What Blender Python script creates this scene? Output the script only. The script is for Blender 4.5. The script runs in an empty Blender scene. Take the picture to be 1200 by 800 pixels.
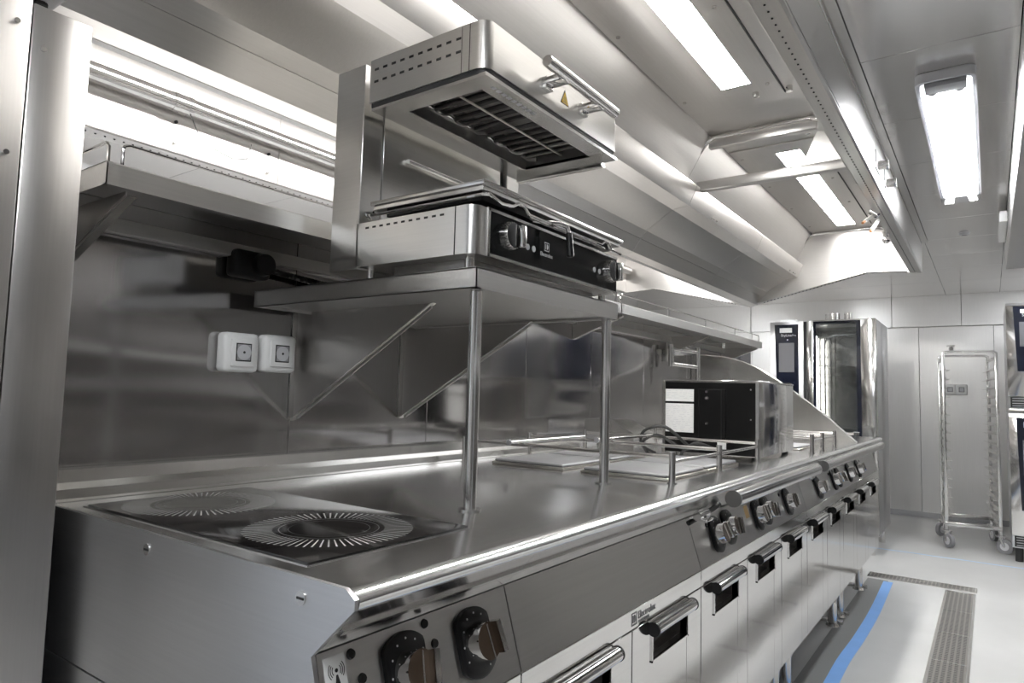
import bpy, bmesh, math, random
from mathutils import Vector, Matrix
random.seed(4)
SC = bpy.context.scene
COL = SC.collection
PI = math.pi

# ------------------------------------------------------------------ materials
def _new(name):
    m = bpy.data.materials.new(name); m.use_nodes = True
    nt = m.node_tree; b = nt.nodes['Principled BSDF']
    return m, nt, b

def plain(name, col, rough=.5, metal=0., spec=None, emit=None, estr=0., noise=0., nscale=40, bump=0., bscale=200, trans=0.):
    m, nt, b = _new(name)
    b.inputs['Base Color'].default_value = (*col, 1); b.inputs['Roughness'].default_value = rough
    b.inputs['Metallic'].default_value = metal
    if spec is not None: b.inputs['Specular IOR Level'].default_value = spec
    if emit: b.inputs['Emission Color'].default_value = (*emit, 1); b.inputs['Emission Strength'].default_value = estr
    if trans: b.inputs['Transmission Weight'].default_value = trans
    tc = nt.nodes.new('ShaderNodeTexCoord')
    if noise:
        n = nt.nodes.new('ShaderNodeTexNoise'); n.inputs['Scale'].default_value = nscale; n.inputs['Detail'].default_value = 4
        nt.links.new(tc.outputs['Object'], n.inputs['Vector'])
        r = nt.nodes.new('ShaderNodeMapRange'); r.inputs['To Min'].default_value = 1-noise; r.inputs['To Max'].default_value = 1+noise
        nt.links.new(n.outputs['Fac'], r.inputs['Value'])
        mx = nt.nodes.new('ShaderNodeVectorMath'); mx.operation = 'SCALE'; mx.inputs[0].default_value = col
        nt.links.new(r.outputs['Result'], mx.inputs['Scale']); nt.links.new(mx.outputs['Vector'], b.inputs['Base Color'])
    if bump:
        n2 = nt.nodes.new('ShaderNodeTexNoise'); n2.inputs['Scale'].default_value = bscale
        nt.links.new(tc.outputs['Object'], n2.inputs['Vector'])
        bp = nt.nodes.new('ShaderNodeBump'); bp.inputs['Strength'].default_value = bump; bp.inputs['Distance'].default_value = .002
        nt.links.new(n2.outputs['Fac'], bp.inputs['Height']); nt.links.new(bp.outputs['Normal'], b.inputs['Normal'])
    return m

def steel(name, col=(.60, .585, .57), rough=.28, brush=(300, 6, 6), bstr=.10, wave=.0, wscale=2.5, rvar=.0, cvar=.06, wmap=None):
    """brushed stainless: stretched fine noise for the grain, slow noise for dented sheet"""
    m, nt, b = _new(name)
    b.inputs['Metallic'].default_value = 1.
    L = nt.links
    tc = nt.nodes.new('ShaderNodeTexCoord')
    mp = nt.nodes.new('ShaderNodeMapping'); mp.inputs['Scale'].default_value = brush
    L.new(tc.outputs['Object'], mp.inputs['Vector'])
    n = nt.nodes.new('ShaderNodeTexNoise'); n.inputs['Scale'].default_value = 1.; n.inputs['Detail'].default_value = 3
    L.new(mp.outputs['Vector'], n.inputs['Vector'])
    bp = nt.nodes.new('ShaderNodeBump'); bp.inputs['Strength'].default_value = bstr*.4; bp.inputs['Distance'].default_value = .0012
    L.new(n.outputs['Fac'], bp.inputs['Height'])
    last = bp.outputs['Normal']
    if wave:
        w = nt.nodes.new('ShaderNodeTexNoise'); w.inputs['Scale'].default_value = wscale; w.inputs['Detail'].default_value = 1
        if wmap:
            wm = nt.nodes.new('ShaderNodeMapping'); wm.inputs['Scale'].default_value = wmap
            L.new(tc.outputs['Object'], wm.inputs['Vector']); L.new(wm.outputs['Vector'], w.inputs['Vector'])
        else: L.new(tc.outputs['Object'], w.inputs['Vector'])
        bw = nt.nodes.new('ShaderNodeBump'); bw.inputs['Strength'].default_value = 1.; bw.inputs['Distance'].default_value = wave
        L.new(w.outputs['Fac'], bw.inputs['Height']); L.new(last, bw.inputs['Normal'])
        last = bw.outputs['Normal']
    L.new(last, b.inputs['Normal'])
    n2 = nt.nodes.new('ShaderNodeTexNoise'); n2.inputs['Scale'].default_value = 3.; n2.inputs['Detail'].default_value = 5
    L.new(tc.outputs['Object'], n2.inputs['Vector'])
    r = nt.nodes.new('ShaderNodeMapRange'); r.inputs['From Min'].default_value = .3; r.inputs['From Max'].default_value = .7
    r.inputs['To Min'].default_value = rough; r.inputs['To Max'].default_value = rough
    L.new(n2.outputs['Fac'], r.inputs['Value']); L.new(r.outputs['Result'], b.inputs['Roughness'])
    r2 = nt.nodes.new('ShaderNodeMapRange'); r2.inputs['To Min'].default_value = 1-cvar; r2.inputs['To Max'].default_value = 1+cvar
    L.new(n.outputs['Fac'], r2.inputs['Value'])
    mx = nt.nodes.new('ShaderNodeVectorMath'); mx.operation = 'SCALE'; mx.inputs[0].default_value = col
    L.new(r2.outputs['Result'], mx.inputs['Scale']); L.new(mx.outputs['Vector'], b.inputs['Base Color'])
    return m

M = {}
M['wall'] = steel('brushed_wall_steel', (.50, .49, .485), .11, (4, 260, 5), .05, .012, 1.5, .04, .05, (1, .55, 3.2))
M['wall_polished'] = steel('polished_wall_steel', (.88, .875, .87), .03, (4, 200, 4), .002, 0, 3, .01, .02)
M['far'] = steel('far_wall_steel', (.76, .75, .735), .285, (260, 4, 5), .06, .0006, 1.5, .05)
M['opposite'] = steel('dark_cladding_steel', (.42, .41, .405), .16, (5, 200, 5), .05, .002, 2, .03)
M['column'] = steel('column_steel', (.56, .545, .53), .30, (4, 260, 4), .08, .0006, 3, .05)
M['hood'] = steel('hood_steel', (.63, .615, .60), .285, (6, 220, 220), .03, 0, 2, .015)
M['hood_y'] = steel('hood_steel_lengthwise', (.63, .615, .60), .285, (220, 4, 220), .03, 0, 2, .015)
M['ceil'] = steel('ceiling_steel', (.84, .825, .81), .16, (3, 260, 5), .10, .0003, 1.6, .02)
M['top'] = steel('worktop_steel', (.90, .895, .89), .17, (260, 5, 5), .03, .0002, 2.5, .03)
M['front'] = steel('front_steel', (.80, .79, .775), .11, (5, 5, 260), .03, .0010, 3, .03)
M['panel'] = steel('control_panel_steel', (.72, .71, .695), .285, (5, 5, 240), .04, .0003, 3, .0)
M['end'] = steel('end_panel_steel', (.72, .72, .73), .285, (5, 5, 260), .07, .0008, 2, .04)
M['shelf'] = steel('shelf_steel', (.74, .73, .71), .285, (240, 5, 240), .05)
M['sal'] = steel('grill_steel', (.74, .73, .71), .285, (5, 5, 260), .05)
M['tube'] = steel('tube_steel', (.78, .765, .75), .15, (5, 5, 60), .02)
M['chrome'] = plain('polished_chrome', (.80, .79, .78), .06, 1.)
M['bright'] = plain('satin_bright_steel', (.72, .71, .69), .2, 1.)
M['brownface'] = plain('smoked_knob_face', (.10, .07, .05), .15, .6)
M['darksteel'] = plain('dull_end_cap', (.30, .295, .29), .3, 1.)
M['rim'] = plain('ground_steel_rim', (.70, .67, .62), .28, 1.)
M['dark'] = plain('dark_gap', (.012, .012, .012), .7)
M['black'] = plain('black_plastic', (.005, .005, .0055), .38, spec=.35, noise=.2)
M['blackgloss'] = plain('black_glass_panel', (.004, .0045, .005), .12, spec=.4)
M['rubber'] = plain('black_rubber', (.02, .02, .02), .55)
M['blackpaint'] = plain('black_painted_sheet', (.0025, .0025, .0025), .45, spec=.18, bump=.05)
M['glass_hob'] = plain('glass_ceramic', (.010, .009, .009), .09, noise=.3, nscale=900, spec=.6)
M['zone'] = plain('printed_zone_grey', (.42, .42, .41), .35)
M['zone_dim'] = plain('printed_zone_dark_grey', (.12, .12, .12), .3)
M['plate'] = plain('cast_hotplate', (.21, .21, .215), .45, .4, noise=.12, bump=.08, bscale=500)
M['white'] = plain('white_plastic', (.86, .86, .85), .35)
M['grey'] = plain('grey_plastic', (.36, .36, .37), .4)
M['lightgrey'] = plain('light_grey_plastic', (.60, .60, .62), .4)
M['paper'] = plain('white_sticker', (.78, .78, .77), .5)
M['print'] = plain('printed_grey', (.25, .25, .26), .6)
M['ink'] = plain('black_ink', (.01, .01, .01), .5)
M['greyink'] = plain('silver_print', (.55, .55, .55), .4)
M['yellow'] = plain('yellow_sticker', (.85, .55, .03), .45)
M['tan'] = plain('tan_label', (.62, .42, .18), .5)
M['coil'] = plain('heating_element', (.09, .088, .085), .38, .7)
M['liner'] = plain('grill_liner', (.30, .29, .28), .30, .8, noise=.3, nscale=30)
M['navy'] = plain('dark_blue_glass', (.006, .008, .018), .15)
M['screen'] = plain('grey_touch_screen', (.16, .16, .17), .12)
M['wheel'] = plain('grey_wheel_rubber', (.22, .22, .23), .5)
M['tape'] = plain('blue_floor_tape', (.20, .40, .78), .45, noise=.08, nscale=12)
M['paletape'] = plain('pale_blue_floor_line', (.50, .66, .86), .4)
M['copper'] = plain('copper_tip', (.65, .33, .16), .3, .8)
M['ovenin'] = steel('oven_cavity_steel', (.62, .61, .59), .2, (5, 5, 60), .04)
M['backroom'] = plain('pale_room_wall', (.72, .71, .70), .5)
M['palebounce'] = plain('pale_blue_bounce', (.80, .84, .90), .4)  # bluish white of the added bounce panel, chosen for its reflection
M['ovenlamp'] = plain('oven_lamp', (1, 1, 1), .4, emit=(1, .97, .9), estr=2.)
M['lamp'] = plain('hood_lamp_diffuser', (1, 1, 1), .4, emit=(1, .985, .955), estr=13.5)
M['fixture_led'] = plain('lit_tube', (1, 1, 1), .4, emit=(.97, .985, 1.), estr=22)
M['reflector'] = plain('white_reflector', (.85, .85, .85), .4)

def clear_glass(name, tint=(.9, .93, .93), fac=.12, rough=.02):
    m, nt, b = _new(name)
    out = nt.nodes['Material Output']
    t = nt.nodes.new('ShaderNodeBsdfTransparent'); t.inputs['Color'].default_value = (*tint, 1)
    g = nt.nodes.new('ShaderNodeBsdfGlossy'); g.inputs['Roughness'].default_value = rough
    lw = nt.nodes.new('ShaderNodeLayerWeight'); lw.inputs['Blend'].default_value = .5
    pw = nt.nodes.new('ShaderNodeMath'); pw.operation = 'POWER'; pw.inputs[1].default_value = 5.; nt.links.new(lw.outputs['Facing'], pw.inputs[0])
    ad = nt.nodes.new('ShaderNodeMath'); ad.operation = 'MULTIPLY_ADD'; ad.inputs[1].default_value = .7; ad.inputs[2].default_value = fac
    nt.links.new(pw.outputs[0], ad.inputs[0])
    mx = nt.nodes.new('ShaderNodeMixShader')
    nt.links.new(ad.outputs[0], mx.inputs[0]); nt.links.new(t.outputs[0], mx.inputs[1]); nt.links.new(g.outputs[0], mx.inputs[2])
    nt.links.new(mx.outputs[0], out.inputs['Surface'])
    nt.nodes.remove(b)
    return m
M['cover'] = clear_glass('clear_lamp_cover', (.96, .97, .98), .06, .05)
M['ovenglass'] = clear_glass('dark_oven_glass', (.72, .74, .75), .06)

def floor_mat():
    m, nt, b = _new('grey_resin_floor'); L = nt.links
    tc = nt.nodes.new('ShaderNodeTexCoord')
    n = nt.nodes.new('ShaderNodeTexNoise'); n.inputs['Scale'].default_value = 350; n.inputs['Detail'].default_value = 2
    L.new(tc.outputs['Object'], n.inputs['Vector'])
    n2 = nt.nodes.new('ShaderNodeTexNoise'); n2.inputs['Scale'].default_value = 1.6; n2.inputs['Detail'].default_value = 5
    L.new(tc.outputs['Object'], n2.inputs['Vector'])
    r = nt.nodes.new('ShaderNodeValToRGB'); r.color_ramp.elements[0].position = .3; r.color_ramp.elements[1].position = .75
    r.color_ramp.elements[0].color = (.46, .46, .455, 1); r.color_ramp.elements[1].color = (.57, .57, .565, 1)
    L.new(n2.outputs['Fac'], r.inputs['Fac'])
    r2 = nt.nodes.new('ShaderNodeMapRange'); r2.inputs['To Min'].default_value = .85; r2.inputs['To Max'].default_value = 1.15
    L.new(n.outputs['Fac'], r2.inputs['Value'])
    mx = nt.nodes.new('ShaderNodeVectorMath'); mx.operation = 'SCALE'
    L.new(r.outputs['Color'], mx.inputs[0]); L.new(r2.outputs['Result'], mx.inputs['Scale'])
    L.new(mx.outputs['Vector'], b.inputs['Base Color'])
    b.inputs['Roughness'].default_value = .32
    bp = nt.nodes.new('ShaderNodeBump'); bp.inputs['Strength'].default_value = .06; bp.inputs['Distance'].default_value = .002
    L.new(n.outputs['Fac'], bp.inputs['Height']); L.new(bp.outputs['Normal'], b.inputs['Normal'])
    return m
M['floor'] = floor_mat()
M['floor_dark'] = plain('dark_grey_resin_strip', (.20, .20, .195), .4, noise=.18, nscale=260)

def grate_mat():
    """perforated stainless grate: a regular field of dark slots"""
    m, nt, b = _new('perforated_grate'); L = nt.links
    b.inputs['Metallic'].default_value = 1; b.inputs['Roughness'].default_value = .3
    tc = nt.nodes.new('ShaderNodeTexCoord'); sp = nt.nodes.new('ShaderNodeSeparateXYZ')
    L.new(tc.outputs['Object'], sp.inputs[0])
    def slot(sock, period, duty):
        a = nt.nodes.new('ShaderNodeMath'); a.operation = 'DIVIDE'; a.inputs[1].default_value = period; L.new(sock, a.inputs[0])
        f = nt.nodes.new('ShaderNodeMath'); f.operation = 'FRACT'; L.new(a.outputs[0], f.inputs[0])
        g = nt.nodes.new('ShaderNodeMath'); g.operation = 'LESS_THAN'; g.inputs[1].default_value = duty; L.new(f.outputs[0], g.inputs[0])
        return g.outputs[0]
    mu = nt.nodes.new('ShaderNodeMath'); mu.operation = 'MULTIPLY'
    L.new(slot(sp.outputs['X'], .021, .62), mu.inputs[0]); L.new(slot(sp.outputs['Y'], .020, .42), mu.inputs[1])
    mx = nt.nodes.new('ShaderNodeMix'); mx.data_type = 'RGBA'
    mx.inputs['A'].default_value = (.55, .53, .50, 1); mx.inputs['B'].default_value = (.06, .06, .06, 1)
    L.new(mu.outputs[0], mx.inputs['Factor']); L.new(mx.outputs['Result'], b.inputs['Base Color'])
    return m
M['grate'] = grate_mat()

# ------------------------------------------------------------------ mesh builder
class MB:
    def __init__(s):
        s.bm = bmesh.new(); s.mats = []
    def mi(s, mat):
        if isinstance(mat, str): mat = M[mat]
        if mat not in s.mats: s.mats.append(mat)
        return s.mats.index(mat)
    def poly(s, pts, mat, smooth=False):
        vs = [s.bm.verts.new(p) for p in pts]
        f = s.bm.faces.new(vs); f.material_index = s.mi(mat); f.smooth = smooth
        return f
    def box(s, x0, x1, y0, y1, z0, z1, mat, bev=0., seg=2):
        x0, x1 = min(x0, x1), max(x0, x1); y0, y1 = min(y0, y1), max(y0, y1); z0, z1 = min(z0, z1), max(z0, z1)
        k = s.mi(mat)
        v = [s.bm.verts.new((x, y, z)) for x in (x0, x1) for y in (y0, y1) for z in (z0, z1)]
        fs = []
        for q in ((0, 1, 3, 2), (4, 6, 7, 5), (0, 4, 5, 1), (2, 3, 7, 6), (0, 2, 6, 4), (1, 5, 7, 3)):
            f = s.bm.faces.new([v[i] for i in q]); f.material_index = k; fs.append(f)
        if bev:
            ed = list({e for f in fs for e in f.edges})
            r = bmesh.ops.bevel(s.bm, geom=ed, offset=bev, segments=seg, affect='EDGES', profile=.5)
            for f in r['faces']: f.material_index = k; f.smooth = True
        return s
    def prism(s, prof, axis, a0, a1, mat, smooth=False, capmat=None):
        """prof: closed 2D outline; axis 'X' -> (y,z), 'Y' -> (x,z), 'Z' -> (x,y)"""
        def P(p, a):
            return (a, p[0], p[1]) if axis == 'X' else ((p[0], a, p[1]) if axis == 'Y' else (p[0], p[1], a))
        k = s.mi(mat); kc = s.mi(capmat) if capmat else k
        A = [s.bm.verts.new(P(p, a0)) for p in prof]; B = [s.bm.verts.new(P(p, a1)) for p in prof]
        n = len(prof); fs = []
        for i in range(n):
            f = s.bm.faces.new((A[i], A[(i+1) % n], B[(i+1) % n], B[i])); f.material_index = k; f.smooth = smooth; fs.append(f)
        f1 = s.bm.faces.new(A[::-1]); f2 = s.bm.faces.new(B)
        f1.material_index = f2.material_index = kc
        bmesh.ops.recalc_face_normals(s.bm, faces=fs+[f1, f2])
        return s
    def sheet(s, line, axis, a0, a1, t, mat):
        """open polyline thickened by t (to its left), extruded"""
        n = len(line); off = []
        for i in range(n):
            d = Vector((0, 0))
            if i > 0: d += (Vector(line[i])-Vector(line[i-1])).normalized()
            if i < n-1: d += (Vector(line[i+1])-Vector(line[i])).normalized()
            d.normalize(); nrm = Vector((-d.y, d.x))
            c = 1.
            if 0 < i < n-1:
                e = (Vector(line[i+1])-Vector(line[i])).normalized(); c = max(.35, abs(nrm.dot(Vector((-e.y, e.x)))))
            off.append(Vector(line[i])+nrm*(t/c))
        return s.prism([tuple(p) for p in line]+[tuple(p) for p in reversed(off)], axis, a0, a1, mat)
    def ring(s, outer, inner, z0, z1, mat):
        k = s.mi(mat); n = len(outer)
        V = [[s.bm.verts.new((p[0], p[1], z)) for p in lp] for lp, z in ((outer, z0), (outer, z1), (inner, z0), (inner, z1))]
        for i in range(n):
            j = (i+1) % n
            for q in ((V[0][i], V[0][j], V[1][j], V[1][i]), (V[2][j], V[2][i], V[3][i], V[3][j]),
                      (V[0][j], V[0][i], V[2][i], V[2][j]), (V[1][i], V[1][j], V[3][j], V[3][i])):
                f = s.bm.faces.new(q); f.material_index = k; f.smooth = True
        return s
    def cyl(s, p0, p1, r, mat, seg=20, r2=None, cap=True, capmat=None):
        p0, p1 = Vector(p0), Vector(p1); d = (p1-p0).normalized()
        u = d.orthogonal().normalized(); w = d.cross(u); r2 = r if r2 is None else r2
        k = s.mi(mat); kc = s.mi(capmat) if capmat else k
        A = []; B = []
        for i in range(seg):
            a = 2*PI*i/seg; q = u*math.cos(a)+w*math.sin(a)
            A.append(s.bm.verts.new(p0+q*r)); B.append(s.bm.verts.new(p1+q*r2))
        for i in range(seg):
            j = (i+1) % seg
            f = s.bm.faces.new((A[i], A[j], B[j], B[i])); f.material_index = k; f.smooth = True
        if cap:
            f = s.bm.faces.new(A[::-1]); f.material_index = kc
            f = s.bm.faces.new(B); f.material_index = kc
        return s
    def ball(s, c, r, mat, seg=14, sc=(1, 1, 1)):
        k = s.mi(mat)
        mt = Matrix.Translation(c) @ Matrix.Diagonal((sc[0]*r, sc[1]*r, sc[2]*r, 1))
        res = bmesh.ops.create_uvsphere(s.bm, u_segments=seg, v_segments=seg//2+2, radius=1, matrix=mt)
        for f in {f for v in res['verts'] for f in v.link_faces}: f.material_index = k; f.smooth = True
        return s
    def tube(s, pts, r, mat, seg=10, closed=False, cap=True):
        pts = [Vector(p) for p in pts]; n = len(pts); k = s.mi(mat)
        T = []
        for i in range(n):
            if closed: d = (pts[(i+1) % n]-pts[i]).normalized()+(pts[i]-pts[i-1]).normalized()
            else:
                d = Vector()
                if i > 0: d += (pts[i]-pts[i-1]).normalized()
                if i < n-1: d += (pts[i+1]-pts[i]).normalized()
            T.append(d.normalized() if d.length > 1e-6 else Vector((0, 0, 1)))
        u = T[0].orthogonal().normalized(); R = []
        for i in range(n):
            u = (u-T[i]*u.dot(T[i]))
            u = u.normalized() if u.length > 1e-6 else T[i].orthogonal().normalized()
            w = T[i].cross(u)
            c = 1.
            if 0 < i < n-1: c = max(.5, T[i].dot((pts[i+1]-pts[i]).normalized()))
            R.append([s.bm.verts.new(pts[i]+(u*math.cos(2*PI*a/seg)+w*math.sin(2*PI*a/seg))*(r/c if c < .98 else r)) for a in range(seg)])
        rng = n if closed else n-1
        for i in range(rng):
            A, B = R[i], R[(i+1) % n]
            for a in range(seg):
                b = (a+1) % seg
                f = s.bm.faces.new((A[a], A[b], B[b], B[a])); f.material_index = k; f.smooth = True
        if cap and not closed:
            f = s.bm.faces.new(R[0][::-1]); f.material_index = k
            f = s.bm.faces.new(R[-1]); f.material_index = k
        return s
    def ribbon(s, pts2, width, z, th, mat):
        """flat band along a 2D path lying at height z"""
        L, Rr = [], []
        for i, p in enumerate(pts2):
            a = Vector(pts2[max(0, i-1)]); b = Vector(pts2[min(len(pts2)-1, i+1)])
            d = (b-a).normalized(); nn = Vector((-d.y, d.x))
            L.append(Vector(p)+nn*width/2); Rr.append(Vector(p)-nn*width/2)
        return s.prism([tuple(v) for v in L]+[tuple(v) for v in reversed(Rr)], 'Z', z, z+th, mat)
    def build(s, name, parent=None, loc=None):
        org = Vector(loc) if loc is not None else Vector((0, 0, 0))
        q = parent
        base = Vector((0, 0, 0))
        while q is not None:
            base += q.location; q = q.parent
        bmesh.ops.translate(s.bm, vec=-(org if parent is None else base), verts=s.bm.verts)
        me = bpy.data.meshes.new(name); s.bm.normal_update(); s.bm.to_mesh(me); s.bm.free()
        for m in s.mats: me.materials.append(m)
        me.set_sharp_from_angle(angle=math.radians(38))
        o = bpy.data.objects.new(name, me); COL.objects.link(o)
        if parent is not None: o.parent = parent
        else: o.location = org
        return o

def tag(o, label=None, cat=None, group=None, kind=None):
    if label: o['label'] = label
    if cat: o['category'] = cat
    if group: o['group'] = group
    if kind: o['kind'] = kind
    return o
def thing(name, label, cat, loc, group=None, rot=0.):
    o = bpy.data.objects.new(name, None); COL.objects.link(o); o.location = loc; o.rotation_euler.z = rot
    o.empty_display_size = .05
    return tag(o, label, cat, group)
def struct(mb, name, label=None):
    o = mb.build(name); o['kind'] = 'structure'
    if label: o['label'] = label
    return o
def copy_tree(o, parent=None):
    c = o.copy(); COL.objects.link(c)
    if parent is not None: c.parent = parent
    for ch in list(o.children): copy_tree(ch, c)
    return c
def lettering(name, txt, size, mat, loc, xdir, ydir, parent, th=.0006, spacing=1.):
    cu = bpy.data.curves.new(name, 'FONT'); cu.body = txt; cu.size = size; cu.extrude = th; cu.space_character = spacing
    cu.align_x = 'LEFT'
    ob = bpy.data.objects.new(name, cu); COL.objects.link(ob)
    bpy.context.view_layer.update()
    me = bpy.data.meshes.new_from_object(ob.evaluated_get(bpy.context.evaluated_depsgraph_get()))
    bpy.data.objects.remove(ob)
    X, Y = Vector(xdir).normalized(), Vector(ydir).normalized(); Z = X.cross(Y)
    base = Vector(); q = parent
    while q is not None: base += q.location; q = q.parent
    L = Vector(loc)-base
    mt = Matrix(((X.x, Y.x, Z.x, L.x), (X.y, Y.y, Z.y, L.y), (X.z, Y.z, Z.z, L.z), (0, 0, 0, 1)))
    me.transform(mt); me.materials.clear(); me.materials.append(M[mat])
    o = bpy.data.objects.new(name, me); COL.objects.link(o); o.parent = parent
    return o
def frame2(mb, o, X, Y, Z):
    """returns a function mapping local (u, v, w) to world for flat marks"""
    o, X, Y, Z = Vector(o), Vector(X).normalized(), Vector(Y).normalized(), Vector(Z).normalized()
    return lambda u, v, w=0.: o+X*u+Y*v+Z*w
def emblem(mb, F, s, mat):
    """square maker's mark: outlined square with a quarter disc and a bar"""
    t = s*.10
    for a in ((0, 0, s, t), (0, s-t, s, s), (0, 0, t, s), (s-t, 0, s, s)):
        mb.poly([F(a[0], a[1]), F(a[2], a[1]), F(a[2], a[3]), F(a[0], a[3])], mat)
    mb.poly([F(s*.22, s*.2), F(s*.36, s*.2), F(s*.36, s*.8), F(s*.22, s*.8)], mat)
    pts = [F(s*.46, s*.5)]+[F(s*.46+s*.34*math.cos(a), s*.5+s*.34*math.sin(a)) for a in [(-.5+.125*i)*PI*.9 for i in range(9)]]
    mb.poly(pts, mat)
def rrect(x0, x1, y0, y1, r, corners=(1, 1, 1, 1), n=6):
    """rounded rectangle; corners: (x1y1, x0y1, x0y0, x1y0)"""
    out = []
    for (cx, cy, a0, on) in ((x1-r, y1-r, 0, corners[0]), (x0+r, y1-r, .5, corners[1]), (x0+r, y0+r, 1, corners[2]), (x1-r, y0+r, 1.5, corners[3])):
        sx = x1 if cx > (x0+x1)/2 else x0; sy = y1 if cy > (y0+y1)/2 else y0
        for i in range(n+1):
            if on: a = (a0+.5*i/n)*PI; out.append((cx+r*math.cos(a), cy+r*math.sin(a)))
            else: out.append((sx, sy) if i == n//2 else None)
    return [p for p in out if p]

# ------------------------------------------------------------------ camera
cam = bpy.data.cameras.new('camera'); co = bpy.data.objects.new('camera', cam); COL.objects.link(co)
cam.sensor_width = 36; cam.lens = 784.436/1200*36; cam.clip_start = .02
rx, ry, rz = math.radians(94.38561), math.radians(1.525005), math.radians(35.563817)
co.matrix_world = Matrix.Translation((0, 0, 1.11)) @ Matrix.Rotation(rz, 4, 'Z') @ Matrix.Rotation(rx, 4, 'X') @ Matrix.Rotation(ry, 4, 'Z')
SC.camera = co

# ------------------------------------------------------------------ room shell
WX = -1.45; FY = 7.80; CZ = 2.18; RX = 1.0; NY = -2.6
b = MB()
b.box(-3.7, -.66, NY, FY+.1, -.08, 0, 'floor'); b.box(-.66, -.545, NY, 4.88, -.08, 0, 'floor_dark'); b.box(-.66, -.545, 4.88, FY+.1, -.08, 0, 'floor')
b.box(-.545, RX+.1, NY, FY+.1, -.08, 0, 'floor')
struct(b, 'floor', 'light grey speckled resin floor of the aisle')
# ceiling sheets with fine joints
b = MB()
ys = [NY, -1.1, -.53, .035, .60, 1.165, 1.73, 2.292, 2.86, 3.42, 3.98, 4.54, 5.10, 5.66, 6.22, 6.9, FY]
for y0, y1 in zip(ys, ys[1:]):
    b.box(-.33, .095, y0+.0012, y1-.0012, CZ, CZ+.02, 'ceil', .0008, 1)
    b.box(.097, RX+.1, y0+.0012, y1-.0012, CZ, CZ+.02, 'ceil', .0008, 1)
    if y0 >= 5.10-.01 or y1 <= .36: b.box(-2.57, -.332, y0+.0012, y1-.0012, CZ, CZ+.02, 'ceil', .0008, 1)
    b.box(-3.7, -2.572, y0+.0012, y1-.0012, CZ, CZ+.02, 'ceil', .0008, 1)
b.box(-3.8, RX+.1, NY-.1, FY+.1, 2.345, 2.38, 'dark')
struct(b, 'ceiling', 'polished sheet steel ceiling over the aisle')
# partition behind the cooking line: brushed sheets up to the shelf, open above it
b = MB()
ys = [.46, 1.065, 1.575, 2.124, 2.638, 3.199, 3.80, 4.40, 5.10]
for y0, y1 in zip(ys, ys[1:]):
    b.box(WX-.02, WX, y0+.001, y1-.001, 0, 1.50, 'wall', .0006, 1)
    b.box(-1.67, -1.65, y0+.001, y1-.001, 0, 1.50, 'wall')
b.box(-1.65, WX-.02, .46, 5.10, 0, 1.49, 'dark'); b.box(-1.67, WX, .46, 5.098, 1.49, 1.502, 'wall', .001, 1)
struct(b, 'wall_middle', 'stainless sheet partition behind the cooking line')
b = MB(); b.box(-1.69, WX, NY, .10, 0, CZ, 'wall')
struct(b, 'wall_side', 'steel wall beside the viewer')
b = MB(); b.box(-3.65, -3.6, NY, FY, 0, CZ, 'backroom')
struct(b, 'wall_left', 'pale wall of the aisle on the other side of the cooking block')
b = MB()
xs = [-3.6, -2.9, -2.2, -1.25, -.57, .04, .6, RX+.1]
for x0, x1 in zip(xs, xs[1:]):
    b.box(x0+.0015, x1-.0015, FY, FY+.03, .05, 1.90, 'far', .001, 1)
b.box(-3.7, RX+.1, FY+.03, FY+.08, 0, 2.35, 'dark')
struct(b, 'wall_back', 'brushed steel panel wall at the far end of the aisle')
b = MB()
for x0, x1 in ((-3.6, -2.205), (-2.2, -.80), (-.797, -.21), (-.208, .35), (.352, RX+.1)):
    b.box(x0, x1, FY-.05, FY+.02, 1.873, CZ, 'far', .0015, 1)
struct(b, 'trim_1', 'steel fascia above the far wall panels')
b = MB(); b.box(-1.4, RX, FY-.012, FY+.01, 0, .055, 'grey', .002)
struct(b, 'baseboard_back', 'dark skirting at the foot of the far wall')
b = MB(); b.box(RX, RX+.05, 4.6, FY+.1, 0, CZ, 'far')
b.box(.62, RX, NY, 4.6, 0, 1.19, 'opposite'); b.box(.615, RX, NY, 4.6, 1.19, 1.25, 'backroom'); b.box(.62, RX, NY, 4.6, 1.25, CZ, 'opposite')  # dark sheets keep reflections dark; the pale band is added for a reflected streak
struct(b, 'wall_right', 'steel wall on the right side of the aisle with an added pale band to be reflected')
b = MB(); b.box(-3.7, RX+.1, NY-.05, NY, 0, 2.35, 'backroom')
struct(b, 'wall_front', 'pale wall behind the viewer')
b = MB()
b.box(-1.69, -1.205, .375, .46, 0, 1.70, 'column', .003)
b.cyl((-1.206, .392, 1.63), (-1.201, .392, 1.63), .004, 'bright', 10)
struct(b, 'trim_2', 'brushed steel post at the near end of the cooking line')
b = MB()
b.box(-1.69, -1.195, .10, .371, 0, CZ, 'column', .003)
for z in (1.655, 1.45, 1.15): b.cyl((-1.196, .352, z), (-1.191, .352, z), .004, 'bright', 10)
struct(b, 'trim_3', 'steel cladding beside the near post')
b = MB(); b.box(WX+.001, -1.26, -1.05, .06, .02, 2.06, 'palebounce', .004)  # unseen panel added so the end panel reflects something pale and bluish
struct(b, 'bounce_panel_1', 'added pale blue-white bounce panel on the left wall, unseen behind the viewer')
# bulkhead along the right side
b = MB()
b.box(.097, .619, NY+.3, 5.08, 1.95, CZ, 'hood', .003)
struct(b, 'trim_4', 'steel bulkhead along the right edge of the ceiling')

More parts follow.
